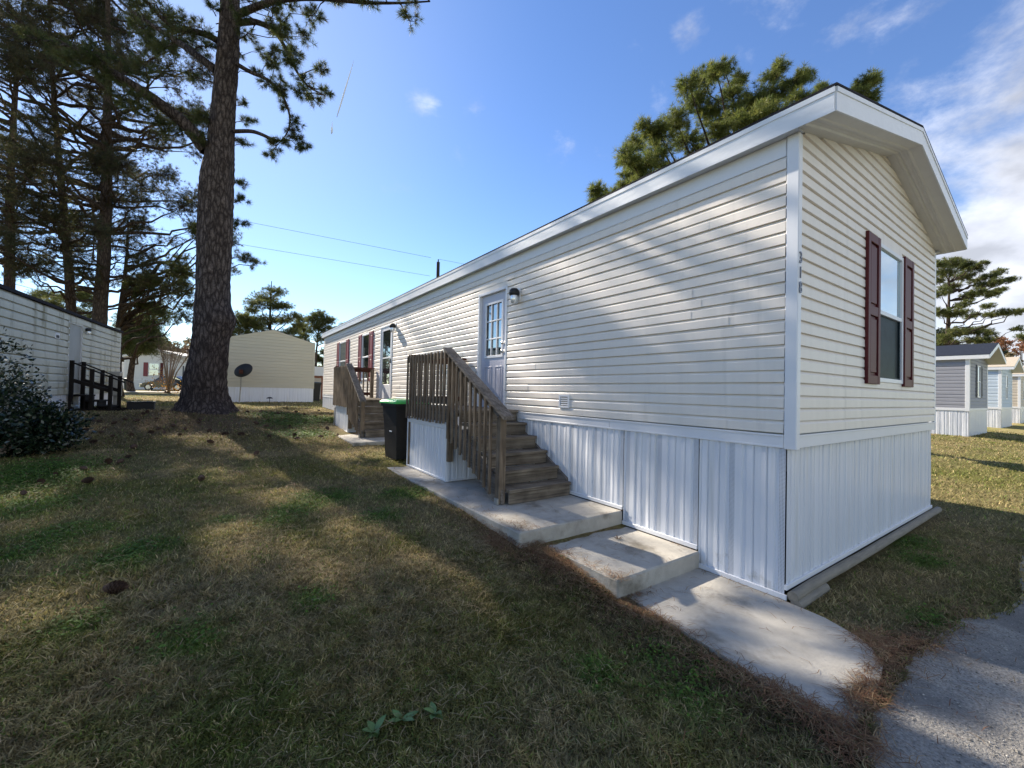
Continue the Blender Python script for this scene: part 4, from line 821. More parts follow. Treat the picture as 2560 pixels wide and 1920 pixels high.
# black sedan parked beyond the shrub
def car():
    d = 39.0; p0 = at(345, 983, d); p1 = at(467, 983, d+.6); vx = p1[:2]-p0[:2]; rz = math.atan2(vx[1], vx[0]); ln = float(np.linalg.norm(vx))
    T = thing('parked_car', 'black sedan parked in front of the distant white home', 'car', (p0[0], p0[1], .93), rz)
    k = ln/4.7; prof = [(0, .30), (.02, .52), (.25, .70), (1.25, .88), (1.95, 1.34), (2.5, 1.42), (3.4, 1.38), (4.15, 1.02), (4.62, .95), (4.7, .6), (4.66, .32)]; prof = [(x*k, z) for x, z in prof]
    b = MB(); n = len(prof); V = []
    for (y, s) in ((0, .93), (.12, 1.0), (.9, 1.03), (1.68, 1.0), (1.8, .93)):
        for (x, z) in prof:
            ins = .18 if z > 1.0 else 0; yy = y+(ins if y < .5 else (-ins if y > 1.3 else 0)); V.append((ln/2+(x-ln/2)*(s if y in (0, 1.8) else 1), yy, z*(s if s > 1 else 1)))
    b.add(V, [(i*n+j, i*n+(j+1) % n, (i+1)*n+(j+1) % n, (i+1)*n+j) for i in range(4) for j in range(n)]); b.ng = [list(range(n)), [4*n+q for q in range(n)]]; b.build('body', 'carpaint', T)
    b = MB(); V = [(x*k, .168, z) for x, z in ((1.5, 1.0), (2.02, 1.30), (2.5, 1.36), (3.35, 1.32), (3.95, 1.02))]+[(x*k, .180, z) for x, z in ((1.5, 1.0), (2.02, 1.30), (2.5, 1.36), (3.35, 1.32), (3.95, 1.02))]; b.add(V); b.ng = [[0, 1, 2, 3, 4], [9, 8, 7, 6, 5]]; b.build('side_window', 'glass_white', T)
    for x in (.95, 3.75):
        b = MB(); b.tube([(x*k, -.02, .33), (x*k, .2, .33)], .33, 20); w_ = b.build('wheel', 'rubber', T); b = MB(); b.tube([(x*k, -.03, .33), (x*k, -.02, .33)], .21, 16); b.build('rim', 'metal', w_)
    b = MB(); b.bbox(.05, .3, -.01, .2, .56, .66, .02); b.build('headlight', 'clear', T)
car()

# ------------------------------------------------------------------ vegetation
def unit(v): return v/(np.linalg.norm(v, axis=-1, keepdims=True)+1e-9)
def tufts(pos, dr, rng, k=24, ln=.17, wd=.008, spread=.85, cols=((.045, .075, .022), (.075, .105, .032), (.10, .09, .035)), seed=0):
    n = len(pos); pos = np.repeat(pos, k, 0); d = np.repeat(dr, k, 0); rd = unit(rng.standard_normal((n*k, 3))); d = unit(d*(1-.35)+rd*spread)
    L_ = ln*rng.uniform(.6, 1.1, (n*k, 1)); tip = pos+d*L_+np.array([0, 0, -.12])*L_*rng.uniform(0, 1, (n*k, 1)); base = pos+rd*ln*.08
    sd = unit(np.cross(d, unit(rng.standard_normal((n*k, 3)))))*wd*.5
    V = np.stack([base-sd, base+sd, tip], 1).reshape(-1, 3); Tt = np.arange(n*k*3).reshape(-1, 3)
    c = np.array(cols); w_ = rng.dirichlet(np.ones(len(cols))*.8, n); col = np.repeat(w_@c, k, 0)*rng.uniform(.75, 1.25, (n*k, 1)); return V, Tt, np.repeat(col, 3, 0)
class Crown:
    def __init__(s, seed): s.r = np.random.default_rng(seed); s.w = MB(); s.tp = []; s.td = []; s.tw = []; s.twr = []
    def branch(s, pts, r0, r1, k=7): 
        pts = np.asarray(pts, float); m = len(pts); s.w.tube(pts, np.linspace(r0, r1, m), k, caps=False)
    def curve(s, a, c, sag=.0, n=7, wig=.06):
        a = np.asarray(a, float); c = np.asarray(c, float); t = np.linspace(0, 1, n)[:, None]; L_ = np.linalg.norm(c-a); P_ = a*(1-t)+c*t
        P_ = P_+np.array([0, 0, 1.])*sag*L_*np.sin(t*np.pi)+s.r.standard_normal((n, 3))*wig*L_*.25*np.sin(t*np.pi); return P_
    def clump(s, path, P0, rad, n, tw=.012, tpt=3, flat=.55, tlen=1.0, frm=.35):
        # twigs leave the outer part of the branch and fill an ellipsoid about P0
        m = len(path); rr = s.r; q = P0+unit(rr.standard_normal((n, 3)))*np.array([rad, rad, rad*flat])*(rr.uniform(.2, 1, (n, 1))**.55)
        dist = np.linalg.norm(path[None]-q[:, None], axis=2)+np.linspace(1, 0, m)*rad*.4+rr.uniform(0, .3, (n, m))*rad
        j = np.minimum(np.maximum(np.argmin(dist, 1), int(m*frm)), m-1); st = path[j]; L_ = np.linalg.norm(q-st, axis=1)[:, None, None]; t = np.linspace(0, 1, 4)[None, :, None]; sn = np.sin(t*np.pi)
        c = st[:, None]*(1-t)+q[:, None]*t+np.array([0, 0, -.05])*L_*sn+rr.standard_normal((n, 4, 3))*L_*.045*sn
        s.tw.append(c); s.twr.append(np.full(n, tw)); dd = unit(c[:, 3]-c[:, 2]); s.tp.append(c[:, 3]); s.td.append(unit(dd+np.array([0, 0, .25])))
        for k in range(tpt-1):
            f = rr.uniform(.35, .98, (n, 1)); s.tp.append(c[:, 0]*(1-f)+c[:, 3]*f+rr.standard_normal((n, 3))*.06*rad); s.td.append(unit(dd+rr.standard_normal((n, 3))*.7+np.array([0, 0, .3])))
    def flush(s):
        if not s.tw: return
        c = np.concatenate(s.tw); r = np.concatenate(s.twr); n = len(c); ax = unit(c[:, 3]-c[:, 0]); a = unit(np.cross(ax, np.array([.3, .5, .81]))); b_ = np.cross(ax, a); f = np.array([1, .8, .6, .4]); V = []
        for i in range(4):
            for k in range(3): V.append(c[:, i]+(a*math.cos(2.094*k)+b_*math.sin(2.094*k))*(r*f[i])[:, None])
        V = np.stack(V, 1).reshape(-1, 3); q = np.array([(i*3+k, i*3+(k+1) % 3, (i+1)*3+(k+1) % 3, (i+1)*3+k) for i in range(3) for k in range(3)])
        s.w.add(V, (q[None]+(np.arange(n)*12)[:, None, None]).reshape(-1, 4))
def finish(name, lab, cr, trunk, bark, nk, ln, wd, cols, group=None, loc=None, cat='tree', crown='crown', needle='needle', spread=.85):
    T = thing(name, lab, cat, (0, 0, 0), 0, group) if loc is None else thing(name, lab, cat, (0, 0, 0), 0, group)
    trunk.build('trunk', bark, T, smooth=True); 
    cr.flush()
    if cr.w.n: cr.w.build('limbs', bark, T, smooth=True)
    V, Tt, col = tufts(np.concatenate(cr.tp), np.concatenate(cr.td), cr.r, nk, ln, wd, spread, cols); b = MB(); b.add(V, None, Tt); b.build(crown, needle, T, smooth=False, tint=col, fix=False); return T
def trunk_mesh(pts, rad, k=26, flare=None, seed=0, knobs=()):
    r = np.random.default_rng(seed); pts = np.asarray(pts, float); t = np.linspace(0, 1, len(pts)); n = max(40, int(len(pts)*9)); tt = np.linspace(0, 1, n)
    px = np.stack([np.interp(tt, t, pts[:, i]) for i in range(3)], 1); rr = np.interp(tt, t, rad); b = MB(); th = np.arange(k)*2*np.pi/k
    V = []
    for i in range(n):
        z = px[i][2]-pts[0][2]; ra = rr[i]*(1+.05*np.sin(th*3+z*.8)+.035*np.sin(th*5-z*1.7)+r.normal(0, .02, k))
        if flare: ra = ra+flare*math.exp(-max(z, 0)/.33)*(.65+.5*np.maximum(0, np.sin(th*2.5+1.2)))
        for (kz, ka, kr, ks) in knobs: ra = ra+kr*math.exp(-((z-kz)/ks)**2)*np.maximum(0, np.cos(th-ka))**2
        V.append(np.stack([px[i][0]+ra*np.cos(th), px[i][1]+ra*np.sin(th), np.full(k, px[i][2])], 1))
    i, j = np.meshgrid(np.arange(n-1), np.arange(k), indexing='ij'); j2 = (j+1) % k
    b.add(np.concatenate(V), np.stack([i*k+j, i*k+j2, (i+1)*k+j2, (i+1)*k+j], -1).reshape(-1, 4)); return b
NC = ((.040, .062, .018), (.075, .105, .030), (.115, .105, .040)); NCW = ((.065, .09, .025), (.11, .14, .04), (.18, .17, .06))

# --- the big pine in the lawn
DP = 11.75
def tp(u, v, dd=0): return at(u, v, DP+dd)
base = tp(513, 1032); base[2] = .72
path = [base, tp(515, 985), tp(521, 900), tp(527, 800), tp(533, 700), tp(539, 600), tp(543, 500), tp(547, 420), tp(553, 360), tp(560, 250), tp(567, 150), tp(573, 60), tp(577, -20), tp(583, -150), tp(588, -330), tp(592, -520), tp(600, -760)]
rads = [.52, .46, .44, .42, .40, .41, .40, .37, .31, .285, .265, .25, .22, .20, .17, .13, .06]
tk = trunk_mesh(path, rads, flare=.42, seed=3, knobs=((2.7, R(-40), .20, .35), (1.0, R(190), .08, .5), (6.4, R(200), .05, .6)))
cr = Crown(21)
def Z(x, y): return (x/2.766, y/2.766)
def Zr(x, y): return (400+x/2.37, y/2.37)
limbs = [
 ([Z(1430, 1040), Z(1300, 870), Z(1150, 750), Z(1000, 640), Z(870, 560), Z(740, 470), Z(590, 370), Z(430, 300)], [0, -.2, -.5, -.8, -1.0, -1.2, -1.4, -1.6], .19, .035),
 ([Z(1500, 490), Z(1380, 400), Z(1270, 315), Z(1150, 235), Z(1050, 175), Z(900, 70), Z(760, -60)], [0, .1, .3, .6, .9, 1.2, 1.5], .12, .03),
 ([Z(1520, 290), Z(1430, 240), Z(1330, 212), Z(1230, 212), Z(1120, 130), Z(1040, 40), Z(950, -80)], [0, -.3, -.6, -.9, -1.2, -1.5, -1.8], .09, .02),
 ([Zr(465, 85), Zr(560, 45), Zr(650, 12), Zr(790, -12), Zr(1000, -8), Zr(1180, 15), Zr(1400, 20), Zr(1600, 8)], [0, -.3, -.5, -.8, -1.2, -1.4, -1.6, -1.8], .10, .015),
 ([Zr(475, 135), Zr(550, 122), Zr(630, 150), Zr(700, 205), Zr(750, 300), Zr(810, 430), Zr(880, 520), Zr(980, 565)], [0, -.2, -.4, -.5, -.6, -.6, -.6, -.6], .085, .012),
 ([Zr(455, 380), Zr(540, 430), Zr(620, 460), Zr(690, 512), Zr(745, 600), Zr(775, 700), Zr(758, 790), Zr(690, 865)], [0, .1, .2, .3, .4, .4, .4, .4], .06, .012),
 ([Zr(440, 778), Zr(540, 775), Zr(600, 795), Zr(668, 828)], [0, -.3, -.5, -.8], .055, .04),
 ([Z(1640, -60), Z(1760, -170), Z(1950, -300), Z(2200, -420)], [0, .5, 1.1, 1.8], .10, .02),
 ([Z(1560, -100), Z(1400, -260), Z(1150, -420), Z(850, -560)], [0, -.6, -1.3, -2], .10, .02),
 ([Z(1600, -300), Z(1700, -520), Z(1900, -800), Z(2000, -1000)], [0, -.6, -1.2, -1.9], .09, .02),
 ([Z(1600, -700), Z(1450, -950), Z(1300, -1200)], [0, .6, 1.3], .07, .02),
 ([Z(1600, -1000), Z(1650, -1300), Z(1800, -1700)], [0, -.5, -1], .07, .02)]
LP = []
for (pp, dd, r0, r1) in limbs:
    P_ = np.array([tp(u, v, d) for (u, v), d in zip(pp, dd)]); t = np.linspace(0, 1, len(P_)); tt = np.linspace(0, 1, len(P_)*3); P2 = np.stack([np.interp(tt, t, P_[:, i]) for i in range(3)], 1)
    P2[1:-1] = (P2[:-2]+P2[1:-1]+P2[2:])/3; cr.branch(P2, r0, r1, 9); LP.append(P2)
def sprays(P2, lo, hi, n, rad, tw, per, flat=.6, tpt=3):
    for i in range(n):
        j = int(len(P2)*(lo+(hi-lo)*(i+.5)/n)); j = min(j, len(P2)-1); d = unit(cr.r.standard_normal(3)*np.array([1, 1, .55])); q = P2[j]+d*rad*cr.r.uniform(.8, 1.7)
        c = cr.curve(P2[j], q, .05, 6, .2); cr.branch(c, tw, tw*.4, 4); cr.clump(c, q, rad*.75, per, .008, tpt, flat)
sprays(LP[0], .2, 1, 15, .55, .03, 13); sprays(LP[1], .25, 1, 13, .55, .03, 13); sprays(LP[2], .3, 1, 10, .5, .022, 10)
sprays(LP[3], .15, 1, 15, .42, .02, 9); sprays(LP[4], .2, 1, 14, .38, .02, 11); sprays(LP[5], .2, 1, 13, .32, .015, 8)
for k in (7, 8, 9, 10, 11): sprays(LP[k], .3, 1, 9, .6, .03, 10)
def spray_at(u, v, dd, rad, per, su=None):
    s0 = tp(*(su or (540, v+20)), dd*.2); q = tp(u, v, dd); c = cr.curve(s0, q, .04, 6, .12); cr.branch(c, .018, .008, 4); cr.clump(c, q, rad, per, .007, 3)
for a in [(610, 260, .6, .22, 6), (625, 300, .4, .25, 9), (608, 360, .5, .25, 9), (600, 455, .7, .25, 9), (612, 500, .6, .25, 8), (596, 560, .8, .3, 10), (640, 660, 1.0, .3, 10), (610, 640, .7, .3, 10), (600, 130, .5, .2, 5), (510, 290, -.4, .25, 7), (500, 340, -.5, .3, 9),
          (480, 190, -.3, .25, 7), (700, 350, -.8, .28, 9, (680, 345)), (690, 365, -.7, .25, 8, (680, 345)), (620, 5, -.3, .3, 9), (530, 20, -.3, .25, 8), (640, 180, .2, .2, 5), (650, 130, .2, .2, 6), (700, 60, -.3, .35, 10), (760, 90, -.5, .35, 12), (790, 40, -.5, .3, 10)]: spray_at(*a)
finish('pine_tree', 'large pine with a thick dark trunk standing alone in the left of the lawn', cr, tk, 'bark', 30, .17, .0085, NC, cat='pine tree')

# --- generic pine from a list of clump targets
def pine(lab, bx, by, zg, top, r0, clumps, seed, bark='bark_far', nk=14, ln=.2, wd=.014, cols=NCW, lean=(0, 0), per=20, tw=.02, lk=6, attach=1.2, group=None, forks=(), flat=.5, spread=.85, tpt=3):
    cr = Crown(seed); b0 = np.array([bx, by, zg-.2]); t0 = np.array([bx+lean[0], by+lean[1], top])
    pts = [b0+(t0-b0)*f+np.array([.12*math.sin(f*5+seed), .12*math.cos(f*4+seed), 0])*(f > 0) for f in np.linspace(0, 1, 8)]; pts = np.array(pts)
    tk = trunk_mesh(pts, r0*(1-.86*np.linspace(0, 1, 8)**1.1), 16, flare=r0*.5, seed=seed)
    for fk in forks: tk.tube([pts[0]*0+np.array(q) for q in fk[0]], np.linspace(fk[1], fk[2], len(fk[0])), 10, caps=False)
    for (P0, rad) in clumps:
        P0 = np.array(P0, float); h = P0[2]-attach-.25*np.linalg.norm(P0[:2]-t0[:2]); h = min(max(h, zg+1.5), top-.3); f = (h-b0[2])/(t0[2]-b0[2]); st = np.array([np.interp(f, np.linspace(0, 1, 8), pts[:, i]) for i in range(3)])
        L_ = np.linalg.norm(P0-st); c = cr.curve(st, P0, -.06, 8, .12); cr.branch(c, min(.035+L_*.012, r0*.45), .012, lk)
        cr.clump(c, P0, rad, int(per*(rad/.8)**2)+4, tw*.6, tpt, flat, frm=.3)
    return finish('pine_tree', lab, cr, tk, bark, nk, ln, wd, cols, group, cat='pine tree', spread=spread)

# --- the pines over the left home
def leftpine(lab, u, vb, dep, seed, n, zlo, zhi, wmax, r0, gaps=1.0, lean=(0, 0), forks=(), umax=None):
    p = at(u, vb, dep); q = np.random.default_rng(seed); cl = []
    while len(cl) < n:
        f = q.uniform(0, 1); z = zlo+(zhi-zlo)*f; w_ = wmax*(.45+.75*math.sin(math.pi*min(1, f*.85+.15)))*(1-f**4*.6); a = q.uniform(0, 2*math.pi); rr = w_*q.uniform(.25, 1)**.7
        P0 = np.array([p[0]+rr*math.cos(a), p[1]+rr*math.sin(a), z+rr*.05])
        if umax:
            uu, vv, dd = proj(P0)
            if uu > umax: continue
        cl.append((P0, q.uniform(.7, 1.25)))
    return pine(lab, p[0], p[1], .7, zhi, r0, cl, seed, bark='bark_far', nk=13, ln=.22, wd=.017, cols=((.025, .034, .014), (.05, .062, .022), (.085, .065, .035)), per=26, flat=.7, lean=lean, group='pines rising behind the mildewed home', forks=forks, tw=.016, attach=.4)
leftpine('thickest pine trunk rising from behind the mildewed home, left of the big pine', 243, 850, 20.5, 31, 120, 6.0, 24, 4.6, .33, umax=560)
leftpine('darker leaning pine just left of the thickest one behind the mildewed home', 190, 850, 22.5, 32, 88, 6.5, 23, 4.6, .25, lean=(-1.5, 0), umax=420)
leftpine('pine at the left edge behind the mildewed home, mostly foliage', 20, 800, 25, 33, 100, 9, 25, 5.0, .3, umax=400)
# low foliage filling between the pines and the big trunk
def screen_pine(lab, u, vb, dep, zg, specs, seed, r0=.2, nk=12, ln=.25, wd=.022, cols=NCW, group='pines in the background', per=44, flat=.6, top=None, spread=.85, attach=1.2):
    p = at(u, vb, dep); q = np.random.default_rng(seed); cl = []
    for (cu, cv, rpx, dd) in specs:
        P0 = at(cu, cv, dep+dd); cl.append((P0, rpx/FPX*dep*1.3))
    tz = top if top else max(c[0][2] for c in cl)
    return pine(lab, p[0], p[1], zg, tz, r0, cl, seed, nk=nk, ln=ln, wd=wd, cols=cols, per=per, group=group, flat=flat, tw=.02, spread=spread, attach=attach)
q = np.random.default_rng(77)
sp = [(q.uniform(330, 480), q.uniform(640, 800), q.uniform(16, 30), q.uniform(-2, 2)) for _ in range(26)]+[(q.uniform(480, 570), q.uniform(560, 720), q.uniform(18, 30), q.uniform(-2, 2)) for _ in range(10)]
screen_pine('lower dark pine between the thick trunk and the big pine', 300, 900, 24, .8, sp, 41, r0=.22, cols=NC, nk=14, ln=.2, wd=.017)
sp = [(q.uniform(300, 390), q.uniform(770, 870), q.uniform(26, 40), q.uniform(-2, 2)) for _ in range(22)]
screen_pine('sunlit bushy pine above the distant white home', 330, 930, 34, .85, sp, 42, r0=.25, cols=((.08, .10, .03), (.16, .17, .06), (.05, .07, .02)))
sp = [(q.uniform(60, 240), q.uniform(735, 800), q.uniform(18, 26), q.uniform(-2, 2)) for _ in range(20)]
screen_pine('distant low pine behind the roof of the mildewed home', 130, 900, 48, .9, sp, 43, r0=.3)
# behind the cream home
screen_pine('tall layered pine with a straight trunk behind the cream gable', 673, 950, 40, .85, [(690, 728, 24, 0), (665, 745, 30, 1), (712, 765, 20, 0), (640, 758, 24, -1), (632, 775, 20, 0), (690, 765, 26, 0), (735, 790, 22, 0), (705, 800, 24, 1), (668, 800, 28, 0), (745, 812, 16, 0), (725, 830, 24, 0), (690, 838, 26, 0), (655, 842, 24, 0), (700, 860, 26, 0), (740, 850, 18, 0), (620, 800, 18, -1), (650, 820, 20, 0)], 51, r0=.22, top=11.6, flat=.42)
screen_pine('broad pine left of the layered one behind the cream gable', 612, 950, 38, .85, [(600, 790, 22, 0), (625, 800, 24, 0), (585, 805, 22, 0), (640, 812, 20, 0), (605, 825, 26, 0), (575, 835, 20, 0), (635, 838, 22, 0), (590, 850, 22, 0), (560, 800, 18, 0), (655, 850, 20, 0), (612, 810, 20, 0)], 52, r0=.2, flat=.5)
screen_pine('slender pine with a bare lower trunk right of the cream gable', 791, 960, 46, .9, [(800, 785, 16, 0), (785, 795, 18, 0), (812, 800, 18, 0), (770, 800, 12, 0), (828, 800, 14, 0), (795, 815, 20, 0), (820, 822, 18, 0), (775, 825, 14, 0), (838, 828, 13, 0), (800, 845, 16, 0), (825, 848, 14, 0)], 53, r0=.17, per=60)
screen_pine('thin dark pine behind the right roof slope of the cream home', 752, 960, 44, .9, [(750, 800, 14, 0), (758, 815, 16, 0), (742, 822, 16, 0), (762, 838, 14, 0), (752, 850, 18, 0), (768, 860, 14, 0), (748, 872, 14, 0)], 54, r0=.15, per=60)
screen_pine('small pine touching the far eave of the near home', 866, 960, 52, .9, [(862, 814, 12, 0), (876, 812, 12, 0), (850, 824, 12, 0), (870, 830, 16, 0), (890, 822, 12, 0)], 55, r0=.15, per=60)
for k, (u, v) in enumerate([(778, 900), (812, 905), (770, 930), (828, 890)]):
    screen_pine(['bare lower pine trunk left of the slender pine', 'bare lower pine trunk right of the slender pine', 'shaded pine low behind the brick shed', 'shaded pine close to the far corner of the near home'][k], u, 970, 50+k, .9, [(u+q.uniform(-10, 10), v+q.uniform(-30, 40), 13, 0) for _ in range(7)], 56+k, r0=.14, per=50, cols=NC)
# the pine over the roof
ov = []
for (u, v, r) in [(1500, 505, 24), (1490, 480, 20), (1530, 490, 22), (1560, 470, 26), (1600, 460, 28), (1575, 430, 26), (1610, 420, 30), (1570, 390, 26), (1590, 360, 28), (1560, 400, 20), (1640, 390, 34), (1650, 340, 34), (1680, 430, 34), (1620, 320, 26), (1690, 300, 34), (1720, 350, 38), (1740, 250, 34), (1722, 210, 26), (1760, 200, 30),
                  (1790, 180, 26), (1810, 170, 22), (1780, 280, 38), (1830, 240, 32), (1800, 330, 36), (1850, 290, 36), (1845, 200, 24), (1890, 250, 34), (1880, 300, 34), (1930, 190, 26), (1950, 165, 20), (1945, 240, 32), (1920, 290, 34), (1990, 200, 24), (2010, 190, 20), (2000, 250, 28), (2050, 225, 22), (2030, 270, 28), (2060, 240, 18), (1970, 300, 34), (1850, 360, 34), (1770, 390, 34), (1720, 440, 34), (1640, 460, 30),
                  (2170, 205, 20), (2150, 225, 22), (2185, 195, 16), (2175, 240, 20), (2130, 235, 14), (1900, 350, 34), (2050, 300, 30), (1700, 480, 30), (1540, 520, 22)]:
    qq = q.uniform(-1.6, 1.6); ov.append((at(u, v, 14.3+qq), r/FPX*14.5*1.3))
p = at(1850, 900, 15.5)
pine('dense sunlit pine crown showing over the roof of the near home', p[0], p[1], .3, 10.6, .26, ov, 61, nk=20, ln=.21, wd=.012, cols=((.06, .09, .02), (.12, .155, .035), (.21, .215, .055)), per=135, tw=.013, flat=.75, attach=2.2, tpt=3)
# spreading pine at right
rp = []
for (u, v, r) in [(2345, 660, 16), (2375, 655, 18), (2400, 660, 16), (2420, 665, 16), (2440, 672, 14), (2455, 658, 10), (2365, 680, 18), (2410, 690, 18), (2340, 700, 14), (2440, 700, 14), (2475, 690, 14), (2500, 680, 12), (2380, 715, 16), (2350, 730, 16), (2460, 712, 14), (2490, 705, 14), (2520, 700, 12), (2535, 696, 8), (2450, 730, 16), (2420, 740, 16), (2480, 735, 14), (2500, 725, 12),
                  (2345, 780, 16), (2370, 785, 14), (2400, 780, 16), (2430, 790, 14), (2480, 785, 14), (2510, 782, 14), (2540, 780, 12), (2555, 776, 8), (2410, 760, 14), (2470, 765, 12), (2390, 830, 16), (2420, 828, 16), (2450, 825, 16), (2360, 845, 14), (2470, 835, 14), (2430, 850, 16), (2460, 850, 16), (2385, 858, 14), (2340, 860, 14), (2545, 822, 10), (2560, 840, 12)]:
    rp.append((at(u, v, 40+q.uniform(-1.5, 1.5)), r/FPX*40*1.45))
p = at(2368, 960, 40)
pine('wide flat layered pine rising behind the grey home', p[0], p[1], .4, 13.2, .32, rp, 62, nk=14, ln=.28, wd=.028, cols=NCW, per=46, flat=.5, attach=.7)

# --- broadleaf trees and shrubs
def leafy(name, lab, cat, C_, R_, n, lw, ll, cols, seed, stems=(), mat_='leaf', parent=None, group=None, shell=.5, clump=18, stem_m='twig', bark_r=.05):
    r = np.random.default_rng(seed); T = thing(name, lab, cat, (0, 0, 0), 0, group); P_ = []; D_ = []
    per = n//len(C_)
    for (c, rad) in zip(C_, R_):
        m = max(1, per//clump); d = unit(r.standard_normal((m, 3))); cen = np.array(c)+d*np.array(rad)*(r.uniform(shell, 1, (m, 1)))
        cc = np.repeat(cen, clump, 0)+r.standard_normal((m*clump, 3))*np.mean(rad)*.13; P_.append(cc); D_.append(unit(np.repeat(d, clump, 0)*.7+r.standard_normal((m*clump, 3))*.7+np.array([0, 0, .3])))
    P_ = np.concatenate(P_); D_ = np.concatenate(D_); k = len(P_); s = r.uniform(.6, 1.2, (k, 1)); a = unit(np.cross(D_, unit(r.standard_normal((k, 3)))))
    V = np.stack([P_, P_+(D_*.5+a*.5*lw/ll)*ll*s, P_+D_*ll*s, P_+(D_*.5-a*.5*lw/ll)*ll*s], 1).reshape(-1, 3); Q = np.arange(4*k).reshape(-1, 4)
    w_ = r.dirichlet(np.ones(len(cols))*.7, k); col = np.repeat((w_@np.array(cols))*r.uniform(.7, 1.2, (k, 1)), 4, 0)
    b = MB(); b.add(V, Q); b.build('foliage', mat_, T, tint=col, fix=False)
    b = MB()
    for st in stems: b.tube(st[0], np.linspace(st[1], st[2], len(st[0])), 6, caps=False)
    if b.n: b.build('stems', stem_m, T, smooth=True)
    return T
def bt(u, v, d): return at(u, v, d)
# glossy dark evergreen at the left edge
bc = [bt(-60, 960, 6.6), bt(-20, 1040, 6.2), bt(60, 1060, 6.4), bt(115, 1075, 6.6), bt(-110, 1080, 6.0), bt(20, 1100, 6.3)]
br = [(.62, .62, .85), (.62, .6, .62), (.55, .55, .42), (.46, .5, .33), (.7, .7, .7), (.6, .5, .3)]
bb = onG(-20, 1150); sts = [([bb, (bb+c)/2+np.array([.05, 0, .1]), c], .03, .012) for c in bc]
leafy('evergreen_shrub', 'big dark glossy leaved evergreen shrub at the left edge', 'shrub', bc, br, 15000, .038, .075, ((.010, .022, .012), (.018, .034, .018), (.03, .045, .022)), 71, sts, 'glossleaf', shell=.55, clump=12)
# bare crape myrtle with a few orange leaves
def myrtle():
    r = np.random.default_rng(72); b0 = at(420, 986, 33); b0[2] = .84; T = thing('bare_shrub', 'many stemmed leafless shrub with orange leaves at its foot before the white home', 'shrub'); b = MB(); tw = MB(); orange = []
    for k in range(13):
        u = 395+k*6.5+r.uniform(-4, 4); v = r.uniform(845, 880); tip = at(u+(u-420)*.15, v, 33+r.uniform(-1.5, 1.5)); mid = b0*.5+tip*.5+np.array([(tip[0]-b0[0])*-.12, 0, .0]); st = [b0+r.normal(0, .12, 3)*np.array([1, 1, 0]), b0*.75+mid*.25, mid, tip*.6+mid*.4, tip]; b.tube(st, [.06, .05, .035, .022, .01], 5, caps=False)
        for j in range(34):
            f = r.uniform(.35, 1); p0 = mid*(1-f)+tip*f; e = p0+unit(r.standard_normal(3)+np.array([0, 0, 1.1]))*r.uniform(.3, .8); tw.tube([p0, (p0+e)/2+r.normal(0, .04, 3), e], [.012, .009, .005], 3, caps=False)
    b.build('stems', 'twig', T, smooth=True); tw.build('twigs', 'twig', T)
    cs = [at(398, 935, 32.6), at(390, 962, 32.5), at(408, 950, 32.6), at(440, 972, 32.6), at(425, 978, 32.5)]; P_ = np.concatenate([c+r.standard_normal((90, 3))*np.array([.35, .35, .3]) for c in cs]); k = len(P_); D_ = unit(r.standard_normal((k, 3))); a = unit(np.cross(D_, unit(r.standard_normal((k, 3)))))
    V = np.stack([P_, P_+D_*.05+a*.035, P_+D_*.10, P_+D_*.05-a*.035], 1).reshape(-1, 3); q_ = MB(); q_.add(V, np.arange(4*k).reshape(-1, 4)); col = np.repeat(np.array([.42, .20, .035])*r.uniform(.5, 1.3, (k, 1)), 4, 0); q_.build('orange_leaves', 'leaf', T, tint=col, fix=False)
myrtle()
def broad(lab, u, v, dep, rpx, cols, seed, n=2600, group='autumn trees in the distance', zb=.9, lw=.16, ll=.22):
    c = at(u, v, dep); rr = rpx/FPX*dep; r = np.random.default_rng(seed); cs = [c+r.standard_normal(3)*np.array([rr, rr, rr*.7])*.55 for _ in range(6)]; b0 = np.array([c[0], c[1], zb])
    return leafy('broadleaf_tree', lab, 'tree', cs, [(rr*.6, rr*.6, rr*.5)]*6, n, lw, ll, cols, seed, [([b0, (b0*.6+x*.4)+r.normal(0, .1, 3), x], .16, .04) for x in cs], group=group, shell=.3, stem_m='bark_far')
OR = ((.30, .13, .035), (.22, .11, .05), (.16, .11, .045)); RU = ((.30, .11, .05), (.22, .09, .05), (.18, .12, .06)); BRN = ((.16, .12, .06), (.20, .15, .08), (.12, .11, .045)); DG = ((.035, .05, .02), (.06, .075, .028), (.05, .06, .03))
broad('orange autumn tree above the ridge of the distant white home', 378, 872, 60, 20, OR, 81); broad('brown autumn tree behind the bare shrub', 445, 868, 58, 26, BRN, 82); broad('rusty autumn tree right behind the trunk of the big pine', 480, 880, 62, 22, RU, 83)
broad('dark green tree at the corner of the mildewed home', 318, 885, 56, 18, DG, 84); broad('dark tree low behind the mildewed home corner', 335, 862, 62, 22, BRN, 85)
broad('rust coloured tree right of the spreading pine', 2500, 858, 72, 20, RU, 86); broad('red brown tree at the right edge beyond the blue home', 2552, 868, 76, 22, RU, 87); broad('small dark evergreen tree left behind the grey home', 2345, 850, 55, 26, DG, 88); broad('dark evergreen tree between the rust coloured trees', 2480, 880, 66, 18, DG, 89)
broad('golden brown thicket tree above the blue home', 2490, 905, 64, 20, BRN, 90); broad('golden brown thicket tree at the far right', 2540, 905, 62, 22, BRN, 91); broad('dull brown tree far behind the brick shed', 782, 925, 80, 16, BRN, 92); broad('orange tree glimpsed between the distant pine trunks', 806, 935, 84, 12, OR, 93)
